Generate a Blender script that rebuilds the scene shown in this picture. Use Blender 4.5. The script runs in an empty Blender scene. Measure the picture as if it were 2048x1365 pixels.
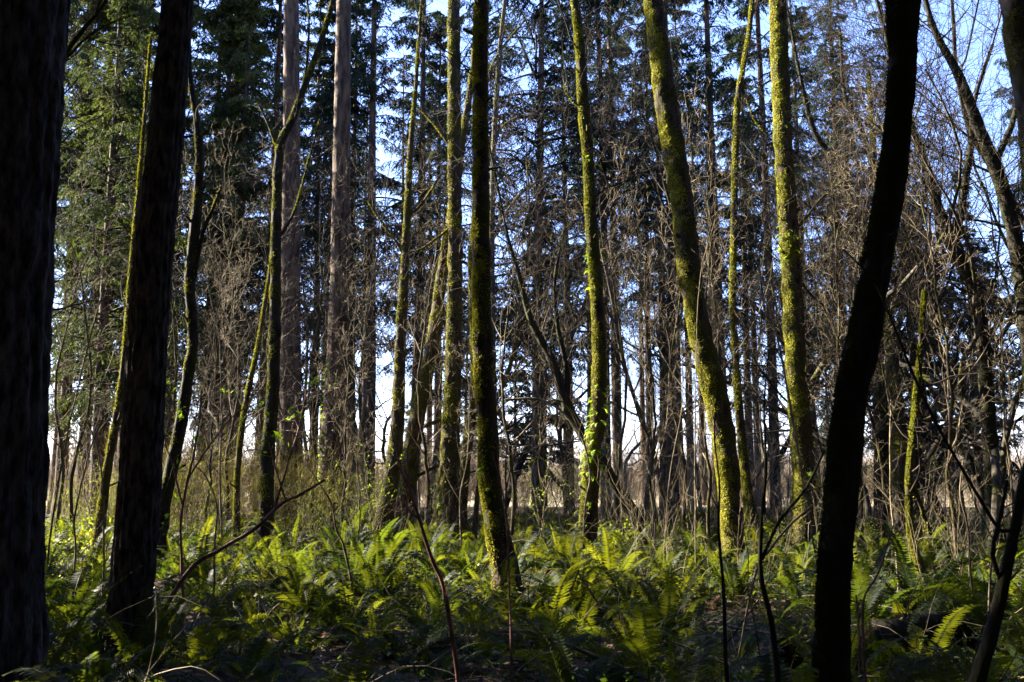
import bpy, math, time
import numpy as np
T0 = time.time()
sc = bpy.context.scene
COL = sc.collection
R = math.radians
rng = np.random.default_rng(7)

# ------------------------------------------------------------------ camera, sky, sun, exposure
W_, H_ = 2048.0, 1365.0
LENS = 35.0
F = LENS / 36.0 * W_
CAM_H = 1.5
HORIZON = 965.0
PITCH = math.atan((HORIZON - H_ / 2) / F)
cam_d = bpy.data.cameras.new("camera"); cam = bpy.data.objects.new("camera", cam_d); COL.objects.link(cam)
cam_d.lens = LENS; cam_d.sensor_width = 36; cam_d.clip_end = 2000; cam_d.clip_start = 0.05
cam.location = (0, 0, CAM_H); cam.rotation_euler = (R(90) + PITCH, 0, 0)
cam_d.dof.use_dof = True; cam_d.dof.focus_distance = 16; cam_d.dof.aperture_fstop = 7.1
sc.camera = cam

HAZE = 0
SUN_AZ = R(-64)          # left of the view direction (+Y)
SUN_EL = R(27)
world = bpy.data.worlds.new("World"); sc.world = world; world.use_nodes = True
wn = world.node_tree.nodes; bg = wn["Background"]
sky = wn.new("ShaderNodeTexSky"); sky.sky_type = 'NISHITA'; sky.sun_disc = False
sky.sun_elevation = SUN_EL; sky.sun_rotation = SUN_AZ
sky.air_density = 1.0; sky.dust_density = 0.3; sky.ozone_density = 5.0
tint = wn.new("ShaderNodeMix"); tint.data_type = 'RGBA'; tint.blend_type = 'MULTIPLY'; tint.inputs[0].default_value = 1.0
tint.inputs[7].default_value = (1.12, 0.93, 1.10, 1); world.node_tree.links.new(sky.outputs[0], tint.inputs[6])
world.node_tree.links.new(tint.outputs[2], bg.inputs[0]); bg.inputs[1].default_value = 0.068
sun_d = bpy.data.lights.new("sun", 'SUN'); sun = bpy.data.objects.new("sun", sun_d); COL.objects.link(sun)
sun_d.energy = 5.0; sun_d.angle = R(0.5); sun_d.color = (1.0, 0.90, 0.74)
SD = np.array([math.sin(SUN_AZ) * math.cos(SUN_EL), math.cos(SUN_AZ) * math.cos(SUN_EL), math.sin(SUN_EL)])
from mathutils import Vector
sun.rotation_euler = Vector(SD).to_track_quat('Z', 'Y').to_euler()
sc.view_settings.view_transform = 'Standard'; sc.view_settings.look = 'None'
sc.view_settings.exposure = 3.4; sc.view_settings.gamma = 1
sc.render.engine = 'CYCLES'
cy = sc.cycles
cy.max_bounces = 5; cy.diffuse_bounces = 3; cy.glossy_bounces = 2; cy.transmission_bounces = 3; cy.transparent_max_bounces = 4
cy.use_denoising = True
cy.sample_clamp_indirect = 4.0

# ------------------------------------------------------------------ projection and ground
SP, CP = math.sin(PITCH), math.cos(PITCH)
def at(px, py, Y):
    u = (px - W_ / 2) / F; v = (H_ / 2 - py) / F
    dx, dy, dz = u, CP - v * SP, SP + v * CP
    t = Y / dy
    return np.array([dx * t, Y, CAM_H + dz * t])
def xat(px, Y):          # ground x of pixel column px at depth Y (at the horizon)
    return at(px, HORIZON, Y)[0]
def gh(x, y):
    x = np.asarray(x, float); y = np.asarray(y, float)
    d = np.clip((60 - y) / 30, 0, 1)
    return d * (0.10 * np.sin(x * 0.55 + 1.3) * np.cos(y * 0.42) + 0.06 * np.sin(x * 1.3 + y * 0.9) + 0.03 * np.sin(2.9 * x - 2.1 * y))
def nrm(a):
    return a / np.maximum(np.linalg.norm(a, axis=-1, keepdims=True), 1e-9)
def wob(p, s, seed=0.0):  # cheap smooth noise, -1..1
    x, y, z = p[..., 0] * s, p[..., 1] * s, p[..., 2] * s
    return (np.sin(x * 1.7 + y * 2.3 + seed) * np.cos(z * 1.9 - x * 1.1 + seed * 1.7) + np.sin(z * 3.1 + y * 2.7 - x * 1.3 + seed * 2.3) * 0.6
            + np.sin(x * 5.3 + z * 4.7 + y * 3.9 + seed * 3.1) * 0.4) / 2.0

# ------------------------------------------------------------------ mesh collecting
class MB:
    def __init__(s): s.v = []; s.q = []; s.m = []; s.n = 0
    def add(s, v, q, mat=0):
        v = np.asarray(v, np.float32).reshape(-1, 3); q = np.asarray(q, np.int32).reshape(-1, 4)
        s.v.append(v); s.q.append(q + s.n); s.m.append(np.full(len(q), mat, np.int32)); s.n += len(v)
    def arr(s): return np.concatenate(s.v), np.concatenate(s.q), np.concatenate(s.m)
    def mesh(s, name, mats, smooth=True):
        v, q, m = s.arr()
        me = bpy.data.meshes.new(name)
        me.vertices.add(len(v)); me.vertices.foreach_set("co", v.ravel())
        me.loops.add(len(q) * 4); me.loops.foreach_set("vertex_index", q.ravel())
        me.polygons.add(len(q)); me.polygons.foreach_set("loop_start", np.arange(len(q), dtype=np.int32) * 4)
        me.polygons.foreach_set("material_index", m)
        me.polygons.foreach_set("use_smooth", np.full(len(q), smooth))
        for x in mats: me.materials.append(x)
        me.update(calc_edges=True)
        return me
def link(name, me, parent=None, loc=(0, 0, 0), rz=0, label=None, cat=None, group=None, kind=None):
    o = bpy.data.objects.new(name, me); COL.objects.link(o)
    o.location = [float(c) for c in loc]; o.rotation_euler = (0, 0, rz)
    if parent is not None: o.parent = parent
    if label: o["label"] = label
    if cat: o["category"] = cat
    if group: o["group"] = group
    if kind: o["kind"] = kind
    return o
def copy_tree(o, loc, rz, s=1.0, label=None, group=None):
    c = o.copy(); COL.objects.link(c); c.location = [float(k) for k in loc]; c.rotation_euler = (0, 0, rz); c.scale = (s, s, s)
    if label: c["label"] = label
    if group: c["group"] = group
    for ch in list(o.children):
        d = ch.copy(); COL.objects.link(d); d.parent = c
    return c

def tubes(mb, P, Rr, k=3, mat=0, disp=None):
    """P (N,S,3) paths, Rr (N,S) radii -> tubes of k sides"""
    N, S, _ = P.shape
    T = np.gradient(P, axis=1); T = nrm(T)
    ref = np.where(np.abs(T[:, :1, 2:3]) > 0.8, np.array([[[1.0, 0.13, 0]]]), np.array([[[0, 0, 1.0]]]))
    ref = np.broadcast_to(ref, P.shape)
    U = nrm(np.cross(T, ref)); V = np.cross(T, U)
    a = np.arange(k) / k * 2 * math.pi
    rad = Rr[:, :, None]
    c, s_ = np.cos(a)[None, None], np.sin(a)[None, None]
    nor = c[..., None] * U[:, :, None] + s_[..., None] * V[:, :, None]
    ctr = P[:, :, None]
    pos = ctr + nor * rad[..., None]
    if disp is not None:
        pos = ctr + nor * (rad * (1 + disp(pos, a)))[..., None]
    i = np.arange(N)[:, None, None] * S * k; j = np.arange(S - 1)[None, :, None] * k; a0 = np.arange(k)[None, None]; a1 = (a0 + 1) % k
    q = np.stack([i + j + a0, i + j + a1, i + j + k + a1, i + j + k + a0], -1)
    mb.add(pos, q, mat)
    return pos, nor
def rhombi(mb, c, d, w, L, Wd, mat=0, sweep=0.4):
    """flat leaves: base c, direction d, width direction w"""
    L = np.asarray(L)[..., None]; Wd = np.asarray(Wd)[..., None]
    p0 = c; p1 = c + d * L * sweep + w * Wd / 2; p2 = c + d * L; p3 = c + d * L * sweep - w * Wd / 2
    v = np.stack([p0, p1, p2, p3], -2).reshape(-1, 3)
    mb.add(v, np.arange(len(v)).reshape(-1, 4), mat)
def grow(st, di, ln, S, wobble, up, g, sag=0.0):
    """random-walk paths"""
    N = len(st); P = np.zeros((N, S, 3)); P[:, 0] = st; d = nrm(di)
    step = (ln / (S - 1))[:, None]
    for i in range(1, S):
        d = nrm(d + g.normal(0, wobble, (N, 3)) + np.array([0, 0, up]) - np.array([0, 0, sag]) * i / S)
        P[:, i] = P[:, i - 1] + d * step
    return P
def spawn(P, Rr, n, t0, t1, ang, g, lens, ratio=0.55, gravity_flat=0.0):
    """n children per path -> start, dir, parent length-scaled lens, r0"""
    N, S, _ = P.shape
    t = (t0 + (t1 - t0) * (np.arange(n)[None] + g.random((N, n))) / n)
    f = t * (S - 1); i = np.minimum(f.astype(int), S - 2); fr = (f - i)[..., None]
    idx = np.arange(N)[:, None]
    st = P[idx, i] * (1 - fr) + P[idx, i + 1] * fr
    T = nrm(P[idx, i + 1] - P[idx, i])
    rd = g.normal(0, 1, T.shape); rd[..., 2] *= (1 - gravity_flat)
    side = nrm(rd - T * (rd * T).sum(-1, keepdims=True))
    a = R(ang) * (0.75 + 0.5 * g.random(t.shape))[..., None]
    d = nrm(T * np.cos(a) + side * np.sin(a))
    L = lens * (1 - 0.6 * t) * (0.6 + 0.8 * g.random(t.shape))
    r = (Rr[idx, i] * ratio)
    return st.reshape(-1, 3), d.reshape(-1, 3), L.ravel(), r.ravel()
def taper(r0, S, end=0.25):
    return r0[:, None] * (1 + (end - 1) * np.linspace(0, 1, S)[None])

# ------------------------------------------------------------------ materials
def mat(name):
    m = bpy.data.materials.new(name); m.use_nodes = True; m.node_tree.nodes.clear()
    return m, m.node_tree.nodes, m.node_tree.links
def col_mix(n, l, fac, a, b):
    x = n.new("ShaderNodeMix"); x.data_type = 'RGBA'
    l.new(fac, x.inputs[0])
    for s, c in ((6, a), (7, b)):
        if isinstance(c, tuple): x.inputs[s].default_value = (*c, 1)
        else: l.new(c, x.inputs[s])
    return x.outputs[2]
def noise(n, l, scale, stretch=(1, 1, 1), detail=4, coord='Object', rough=0.55):
    tc = n.new("ShaderNodeTexCoord"); mp = n.new("ShaderNodeMapping"); mp.inputs['Scale'].default_value = stretch
    t = n.new("ShaderNodeTexNoise"); t.inputs['Scale'].default_value = scale; t.inputs['Detail'].default_value = detail; t.inputs['Roughness'].default_value = rough
    l.new(tc.outputs[coord], mp.inputs[0]); l.new(mp.outputs[0], t.inputs['Vector'])
    return t.outputs['Fac']
def ramp(n, l, f, p0, p1):
    r = n.new("ShaderNodeMapRange"); r.inputs[1].default_value = p0; r.inputs[2].default_value = p1; l.new(f, r.inputs[0]); return r.outputs[0]
def wood_mat(name, c1, c2, moss=None, moss_lo=0.45, moss_hi=0.6, scale=9, stretch=(1, 1, 0.16), bump=0.6, dist=0.02, rough=0.9):
    m, n, l = mat(name)
    out = n.new("ShaderNodeOutputMaterial"); b = n.new("ShaderNodeBsdfPrincipled"); b.inputs['Roughness'].default_value = rough
    b.inputs['Specular IOR Level'].default_value = 0.15
    f = noise(n, l, scale, stretch, 6)
    f2 = ramp(n, l, f, 0.38, 0.62)
    c = col_mix(n, l, f2, c1, c2)
    if moss:
        mf = ramp(n, l, noise(n, l, 2.6, (1, 1, 0.6), 5), moss_lo, moss_hi)
        g = noise(n, l, 40, (1, 1, 1), 3)
        mc = col_mix(n, l, ramp(n, l, g, 0.35, 0.65), tuple(k * 0.55 for k in moss), moss)
        c = col_mix(n, l, mf, c, mc)
    l.new(c, b.inputs['Base Color'])
    bp = n.new("ShaderNodeBump"); bp.inputs['Strength'].default_value = bump; bp.inputs['Distance'].default_value = dist
    l.new(f, bp.inputs['Height']); l.new(bp.outputs[0], b.inputs['Normal'])
    l.new(b.outputs[0], out.inputs[0]); return m
def leaf_mat(name, c1, c2, trans=0.45, tcol=None, scale=1.5, rough=0.6, spec=0.25, fine=None):
    """leaf: a reflecting side and light through it; colour varies over clumps and from plant to plant"""
    m, n, l = mat(name)
    out = n.new("ShaderNodeOutputMaterial"); b = n.new("ShaderNodeBsdfPrincipled"); b.inputs['Roughness'].default_value = rough
    b.inputs['Specular IOR Level'].default_value = spec
    f = noise(n, l, scale, (1, 1, 1), 3)
    oi = n.new("ShaderNodeObjectInfo")
    ad = n.new("ShaderNodeMath"); ad.operation = 'MULTIPLY_ADD'; ad.inputs[1].default_value = 0.25; l.new(oi.outputs['Random'], ad.inputs[0])
    l.new(f, ad.inputs[2])
    c = col_mix(n, l, ramp(n, l, ad.outputs[0], 0.42, 0.85), c1, c2)
    l.new(c, b.inputs['Base Color'])
    tr = n.new("ShaderNodeBsdfTranslucent")
    if tcol:
        mx = n.new("ShaderNodeMix"); mx.data_type = 'RGBA'; mx.blend_type = 'MULTIPLY'; mx.inputs[0].default_value = 1.0
        l.new(c, mx.inputs[6]); mx.inputs[7].default_value = (*tcol, 1); mx.clamp_result = False
        l.new(mx.outputs[2], tr.inputs[0])
    else: l.new(c, tr.inputs[0])
    ms = n.new("ShaderNodeMixShader"); ms.inputs[0].default_value = trans
    l.new(b.outputs[0], ms.inputs[1]); l.new(tr.outputs[0], ms.inputs[2]); l.new(ms.outputs[0], out.inputs[0])
    return m

M_FIR = wood_mat('fir bark', (0.011, 0.010, 0.010), (0.105, 0.09, 0.08), None, scale=24, stretch=(1, 1, 0.33), bump=1.0, dist=0.05)
M_FIRFAR = wood_mat('fir bark far', (0.03, 0.02, 0.014), (0.12, 0.08, 0.052), None, scale=9, stretch=(1, 1, 0.2), bump=1.0, dist=0.04)
M_MOSSBARK = wood_mat('mossy bark', (0.02, 0.014, 0.009), (0.075, 0.055, 0.036), (0.06, 0.058, 0.008), 0.47, 0.60, scale=12, stretch=(1, 1, 0.3), bump=1.0, dist=0.03)  # shade of tuft gaps and far flanks is darkened into this colour
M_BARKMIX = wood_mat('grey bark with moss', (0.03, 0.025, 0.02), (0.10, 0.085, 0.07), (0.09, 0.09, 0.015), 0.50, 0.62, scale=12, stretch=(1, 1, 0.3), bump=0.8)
M_DARK_SHADE_BARK = wood_mat('dark mossy bark', (0.010, 0.008, 0.006), (0.034, 0.027, 0.02), (0.03, 0.035, 0.008), 0.45, 0.65, scale=14, stretch=(1, 1, 0.3), bump=1.0, dist=0.03)  # dark bark; on some trunks its tone paints in their shaded side
M_TWIG = wood_mat('pale twigs', (0.07, 0.055, 0.033), (0.24, 0.195, 0.125), None, scale=6, stretch=(1, 1, 1), bump=0.1)
M_TWIGDK = wood_mat('brown twigs', (0.014, 0.010, 0.008), (0.045, 0.034, 0.026), (0.06, 0.06, 0.010), 0.52, 0.66, scale=5, stretch=(1, 1, 1), bump=0.1)
M_REDTWIG = wood_mat('reddish stems', (0.13, 0.06, 0.05), (0.26, 0.13, 0.10), None, scale=6, stretch=(1, 1, 1), bump=0.1, rough=0.55)
M_MOSS_LIT = leaf_mat('moss', (0.11, 0.12, 0.012), (0.38, 0.365, 0.04), 0.12, (1.3, 1.3, 0.6), scale=5, rough=0.9, spec=0.05)  # bright copy of the moss, sunlight raised into its colour
M_MOSS_SHADED = leaf_mat('dark moss', (0.016, 0.02, 0.006), (0.04, 0.045, 0.01), 0.25, None, scale=7, rough=0.9, spec=0.05)  # darker copy of the moss, shade put into the colour of unlit trunks
M_NEEDLE = leaf_mat('fir needles', (0.009, 0.019, 0.016), (0.024, 0.038, 0.025), 0.22, (1.5, 1.7, 0.6), scale=0.6, rough=0.75, spec=0.1)
M_NEEDLE_LIT = leaf_mat('olive needles', (0.022, 0.034, 0.016), (0.10, 0.115, 0.032), 0.32, (1.5, 1.55, 0.6), scale=0.5, rough=0.75, spec=0.1)  # yellower copy of the needles, sunshine on the crowns put into the colour
M_FERN = leaf_mat('fern fronds', (0.011, 0.023, 0.011), (0.038, 0.050, 0.012), 0.45, (5.0, 3.9, 0.5), scale=1.2, rough=0.6, spec=0.12)
M_DEADFERN = leaf_mat('dead fronds', (0.16, 0.075, 0.035), (0.30, 0.17, 0.09), 0.35, (1.4, 1.2, 1), scale=2, rough=0.8)
M_LEAF = leaf_mat('fresh leaves', (0.12, 0.22, 0.03), (0.25, 0.36, 0.05), 0.5, (1.9, 1.8, 0.4), scale=2, rough=0.5)
M_BUD = leaf_mat('budding leaves', (0.10, 0.145, 0.02), (0.22, 0.27, 0.04), 0.5, (1.6, 1.5, 0.5), scale=2, rough=0.6)
M_HERB = leaf_mat('low leaves', (0.025, 0.05, 0.012), (0.07, 0.10, 0.02), 0.45, (2.0, 1.9, 0.5), scale=1.0, rough=0.5)
M_LITTER = leaf_mat('leaf litter', (0.07, 0.045, 0.028), (0.24, 0.16, 0.10), 0.15, None, scale=3, rough=0.8)
M_SCRUB = leaf_mat('dry scrub', (0.24, 0.185, 0.125), (0.40, 0.33, 0.235), 0.2, None, scale=0.4, rough=0.9, spec=0.05)
M_OLIVE = leaf_mat('budding scrub', (0.19, 0.165, 0.06), (0.36, 0.32, 0.13), 0.4, (1.3, 1.3, 0.8), scale=0.5, rough=0.9, spec=0.05)
def ground_mat():
    m, n, l = mat('forest floor'); out = n.new("ShaderNodeOutputMaterial"); b = n.new("ShaderNodeBsdfPrincipled"); b.inputs['Roughness'].default_value = 0.95
    b.inputs['Specular IOR Level'].default_value = 0.1
    f = noise(n, l, 3.0, (1, 1, 1), 8); g = noise(n, l, 0.5, (1, 1, 1), 4)
    c = col_mix(n, l, ramp(n, l, f, 0.35, 0.65), (0.022, 0.016, 0.011), (0.09, 0.06, 0.04))
    c = col_mix(n, l, ramp(n, l, g, 0.5, 0.62), c, (0.03, 0.045, 0.014))
    l.new(c, b.inputs['Base Color']); bp = n.new("ShaderNodeBump"); bp.inputs['Distance'].default_value = 0.05; l.new(f, bp.inputs['Height']); l.new(bp.outputs[0], b.inputs['Normal'])
    l.new(b.outputs[0], out.inputs[0]); return m
M_GROUND = ground_mat()
M_FIELD = wood_mat('dry field grass', (0.22, 0.18, 0.10), (0.40, 0.33, 0.21), None, scale=2, stretch=(1, 1, 1), bump=0.5)

# ------------------------------------------------------------------ ground sheets
def sheet(name, x0, x1, y0, y1, nx, ny, m, dz=0.0, powy=1.0):
    xs = np.linspace(-1, 1, nx); xs = np.sign(xs) * np.abs(xs) ** 1.8 * (x1 - x0) / 2 + (x0 + x1) / 2
    ys = y0 + (y1 - y0) * np.linspace(0, 1, ny) ** powy
    X, Y = np.meshgrid(xs, ys); Z = gh(X, Y) + dz
    i = np.arange(ny - 1)[:, None] * nx + np.arange(nx - 1)[None]
    mb = MB(); mb.add(np.stack([X, Y, Z], -1), np.stack([i, i + 1, i + nx + 1, i + nx], -1))
    return link(name, mb.mesh(name, [m]), kind='structure')
sheet('ground', -900, 900, -60, 1500, 220, 260, M_GROUND, 0, 2.2)
sheet('field', -600, 600, 62, 1300, 60, 60, M_FIELD, 0.004)

# ------------------------------------------------------------------ conifers
def conifer_crown(h0, H, rmax, n_limb, seed, needle=M_NEEDLE, dens=1.0, dead=14, size=1.0):
    """boughs from height h0 to H on an upright trunk at the origin"""
    g = np.random.default_rng(seed); mb = MB()
    t = np.sort(g.random(n_limb)) ** 0.9
    z = h0 + (H - h0) * t
    prof = np.minimum(1, 0.55 + 2.2 * t) * (1 - t) ** 0.75 + 0.05
    L = rmax * prof * (0.35 + 0.85 * g.random(n_limb)) + 0.3
    az = np.arange(n_limb) * 2.399 + g.normal(0, 0.5, n_limb)
    el = R(4) + R(38) * t + g.normal(0, 0.2, n_limb)
    d = np.stack([np.cos(az) * np.cos(el), np.sin(az) * np.cos(el), np.sin(el)], -1)
    st = np.stack([0 * z, 0 * z, z], -1)
    P = grow(st, d, L, 9, 0.07, 0.0, g, sag=0.20)
    r = 0.018 + 0.010 * L
    tubes(mb, P, taper(r, 9, 0.2), 4, 1)
    # side twigs in a flat spray
    n2 = int(19 * dens)
    tt = 0.12 + 0.86 * (np.arange(n2)[None] + g.random((n_limb, n2))) / n2
    f = tt * 8; i = np.minimum(f.astype(int), 7); fr = (f - i)[..., None]; idx = np.arange(n_limb)[:, None]
    s2 = P[idx, i] * (1 - fr) + P[idx, i + 1] * fr; T = nrm(P[idx, i + 1] - P[idx, i])
    side = nrm(np.cross(T, np.array([0, 0, 1.0]))) * np.where(np.arange(n2) % 2 == 0, 1, -1)[None, :, None]
    d2 = nrm(T * 0.75 + side * (0.8 + 0.3 * g.random(tt.shape)[..., None]) + g.normal(0, 0.22, T.shape) - np.array([0, 0, 0.42]))
    L2 = (0.27 * L[:, None] * (1.15 - 0.75 * np.abs(tt - 0.3)) * (0.5 + 0.8 * g.random(tt.shape)) + 0.12)
    P2 = grow(s2.reshape(-1, 3), d2.reshape(-1, 3), L2.ravel(), 4, 0.12, -0.08, g, sag=0.45)
    tubes(mb, P2, taper(np.full(len(P2), 0.008), 4, 0.4), 3, 1)
    # needle sprigs on twigs
    n3 = int(17 * dens)
    N2 = len(P2); t3 = 0.05 + 0.95 * (np.arange(n3)[None] + g.random((N2, n3))) / n3
    f = t3 * 3; i = np.minimum(f.astype(int), 2); fr = (f - i)[..., None]; idx = np.arange(N2)[:, None]
    c = P2[idx, i] * (1 - fr) + P2[idx, i + 1] * fr; T = nrm(P2[idx, i + 1] - P2[idx, i])
    sd = nrm(np.cross(T, np.array([0, 0, 1.0]))) * np.where(np.arange(n3) % 2 == 0, 1, -1)[None, :, None]
    d3 = nrm(T * 0.8 + sd * 0.8 + g.normal(0, 0.35, T.shape) - np.array([0, 0, 0.35]))
    w3 = nrm(np.cross(d3, g.normal(0, 0.5, T.shape) + np.array([0, 0, 1.0])))
    Ls = (0.09 + 0.15 * g.random(t3.shape)) * size
    rhombi(mb, c.reshape(-1, 3), d3.reshape(-1, 3), w3.reshape(-1, 3), Ls.ravel(), (Ls * 0.26).ravel(), 0, 0.45)
    return mb
def dead_limbs(mb, z0, z1, n, L, g, m=0, rr=0.012, rtrunk=0.15):
    z = z0 + (z1 - z0) * g.random(n); az = g.random(n) * 6.283
    d = np.stack([np.cos(az), np.sin(az), g.normal(0.0, 0.2, n)], -1)
    st = np.stack([0 * z, 0 * z, z], -1)
    P = grow(st, d, L * (0.3 + 0.9 * g.random(n)), 7, 0.12, 0.0, g, sag=0.15)
    tubes(mb, P, taper(np.full(n, rr), 7, 0.2), 3, m)
    s, d, Ln, r0 = spawn(P, taper(np.full(n, rr), 7, 0.3), 7, 0.25, 0.98, 55, g, L * 0.33)
    P2 = grow(s, d, Ln, 5, 0.18, 0, g, sag=0.1); tubes(mb, P2, taper(np.full(len(P2), rr * 0.4), 5, 0.4), 3, m)
    s, d, Ln, r0 = spawn(P2, taper(np.full(len(P2), rr * .4), 5, 0.3), 3, 0.2, 0.98, 50, g, L * 0.16)
    P3 = grow(s, d, Ln, 3, 0.18, 0, g, sag=0.1); tubes(mb, P3, taper(np.full(len(P3), rr * 0.28), 3, 0.5), 3, m)
def straight_trunk(H, r0, seed, k=12, lean=0.01, amp=0.05):
    g = np.random.default_rng(seed); S = 40
    z = np.linspace(-0.3, H, S); P = np.zeros((1, S, 3)); P[0, :, 2] = z
    P[0, :, 0] = np.sin(z * 0.25 + seed) * 0.05 + lean * z; P[0, :, 1] = np.cos(z * 0.21 + seed) * 0.05
    rr = (r0 * (1 - 0.85 * np.clip(z / H, 0, 1)) * (1 + 0.5 * np.exp(-np.maximum(z, 0) / 0.5)))[None]
    mb = MB(); tubes(mb, P, rr, k, 0, lambda p, a: amp * wob(p, 5, seed))
    return mb

def make_conifer(name, label, h0, H, rmax, nl, r0, seed, needle=M_NEEDLE, dens=1.0, group=None, dead=26, size=1.0):
    root = link(name, None, label=label, cat='tree', group=group); root.empty_display_size = 0.3
    link('trunk', straight_trunk(H, r0, seed).mesh('trunk', [M_FIRFAR]), root)
    link('crown', conifer_crown(h0, H, rmax, nl, seed + 1, needle, dens, size=size).mesh('crown', [needle, M_TWIGDK]), root)
    if dead:
        mb = MB(); dead_limbs(mb, 1.5, h0 + 3, dead, 1.6, np.random.default_rng(seed + 2)); link('dead_branches', mb.mesh('dead_branches', [M_TWIGDK]), root)
    return root

# landmark phrases, by pixel column, used to say where a background plant stands
LAND = [(-60, 'huge left trunk'), (270, 'dark leaning fir'), (370, 'thin crooked trunk'), (545, 'forked mossy tree'),
        (582, 'brown fir'), (672, 'climber-clad fir'), (800, 'twin-stemmed tree'), (904, 'dim green trunk'),
        (975, 'bent central trunk'), (1190, 'bright ferny trunk'), (1410, 'thick leaning trunk'), (1475, 'thin mossy stem'),
        (1590, 'half-lit straight trunk'), (1690, 'black near trunk'), (1835, 'mossy snag'), (2060, 'right edge')]
def between(px):
    for (a, na), (b, nb) in zip(LAND[:-1], LAND[1:]):
        if a <= px < b: return 'between %s and %s' % (na, nb)
    return 'beyond the left edge' if px < 0 else 'beyond the right edge'
def spot(px):
    best = min(LAND[1:-1], key=lambda t: abs(t[0] - px)); side = 'left' if px < best[0] else 'right'
    return 'just %s of the %s' % (side, best[1])

CON = 'conifers of the background stand'
protos = {}
BIG = make_conifer('fir_tree', 'x', 7, 30, 3.6, 120, 0.30, 11, M_NEEDLE, 1.0)
BIG2 = make_conifer('fir_tree', 'x', 4.5, 26, 3.2, 125, 0.24, 21, M_NEEDLE, 1.0)
OLI_LIT = make_conifer('fir_tree', 'x', 4.5, 27, 4.2, 150, 0.28, 31, M_NEEDLE_LIT, 1.05)
WIDE = make_conifer('fir_tree', 'x', 7.5, 29, 5.6, 120, 0.26, 47, M_NEEDLE, 1.05, dead=30)
HI = make_conifer('fir_tree', 'x', 10.5, 31, 3.2, 75, 0.24, 45, M_NEEDLE, 0.8, dead=60)
SML = make_conifer('fir_tree', 'x', 2.0, 15, 2.9, 105, 0.15, 41, M_NEEDLE, 1.0, dead=8)
TALL = make_conifer('fir_tree', 'x', 11, 34, 3.4, 110, 0.24, 51, M_NEEDLE, 1.0, dead=50)
used = set()
def put(proto, px, Y, rz, s=1.0, label=None, group=None, dx=0):
    x = xat(px, Y) + dx
    loc = (x, Y, gh(x, Y))
    if proto.name in used: return copy_tree(proto, loc, rz, s, label, group)
    used.add(proto.name); proto.location = [float(c) for c in loc]; proto.rotation_euler = (0, 0, rz); proto.scale = (s, s, s)
    if label: proto["label"] = label
    if group: proto["group"] = group
    return proto
BGC = [  # proto, px, depth, scale
    (TALL, 108, 48, 1.1), (OLI_LIT, 166, 47, 1.1), (OLI_LIT, 205, 46, 1.0), (OLI_LIT, 330, 45, 1.1), (BIG, 292, 50, 1.0), (OLI_LIT, 425, 44, 1.0), (BIG, 468, 52, 1.0),
    (BIG, 400, 46, 0.95), (BIG, 520, 46, 1.0), (BIG2, 625, 48, 1.0), (BIG, 735, 42, 1.0), (BIG, 828, 46, 1.0), (BIG2, 872, 55, 1.1), (BIG, 700, 58, 1.1),
    (SML, 1090, 42, 0.95), (SML, 1030, 58, 0.9), (TALL, 1215, 38, 0.9), (TALL, 1238, 46, 1.0), (HI, 1300, 56, 1.0), (TALL, 1328, 42, 0.85), (HI, 1385, 50, 0.9),
    (BIG, 1445, 42, 1.0), (BIG2, 1500, 52, 1.0), (TALL, 1552, 38, 0.9), (BIG, 1630, 50, 0.9), (BIG2, 1720, 55, 1.0), (TALL, 1835, 48, 0.9), (SML, 1900, 46, 0.8), (SML, 1990, 40, 0.75), (BIG2, 1960, 60, 0.8),
    (HI, 230, 60, 1.0), (HI, 560, 64, 1.0), (HI, 800, 66, 1.0), (SML, 930, 62, 0.9), (TALL, 1180, 60, 0.9), (HI, 1410, 66, 1.0), (SML, 1660, 62, 0.9), (SML, 1780, 52, 0.85), (OLI_LIT, 245, 50, 1.1), (OLI_LIT, 195, 33, 0.8), (OLI_LIT, 440, 52, 1.1), (OLI_LIT, 455, 44, 1.0), (OLI_LIT, 125, 46, 1.05), (BIG2, 660, 42, 0.9), (BIG, 1345, 38, 0.9),
    (HI, 60, 66, 1.0), (HI, 270, 72, 1.0), (HI, 450, 63, 1.0), (HI, 640, 62, 1.0), (HI, 720, 70, 1.0), (HI, 860, 66, 1.0), (HI, 1130, 68, .6), (HI, 980, 70, .55),
    (HI, 1240, 62, 1.0), (HI, 1290, 70, 1.0), (HI, 1360, 64, 1.0), (HI, 1430, 72, 1.0), (HI, 1520, 62, 1.0), (HI, 1600, 66, .9), (HI, 1680, 64, .8), (HI, 1760, 70, .7), (HI, 1860, 72, .6), (HI, 2020, 66, .6), (WIDE, 1075, 37, .95), (WIDE, 975, 46, 1.0), (WIDE, 1140, 52, 1.0), (WIDE, 560, 52, 1.0), (WIDE, 1700, 44, .9), (SML, 1860, 36, .75),
    (TALL, 45, 44, 1.0), (BIG2, -60, 40, 1.0), (BIG, 2110, 50, 0.9)]
for i, (p, px, Y, s) in enumerate(BGC):
    kind = {'TALL': 'slender bare-stemmed', 'OLI': 'olive green', 'BIG': 'tall dark green', 'BIG2': 'drooping dark green', 'SML': 'small bushy', 'HI': 'high-crowned', 'WIDE': 'wide-boughed'}[[k for k, v in (('TALL', TALL), ('OLI', OLI_LIT), ('BIG', BIG), ('BIG2', BIG2), ('SML', SML), ('HI', HI), ('WIDE', WIDE)) if v is p][0]]
    put(p, px, Y, i * 1.7, s, '%s conifer %d metres back, %s' % (kind, round(Y), spot(px)), CON)
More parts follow.
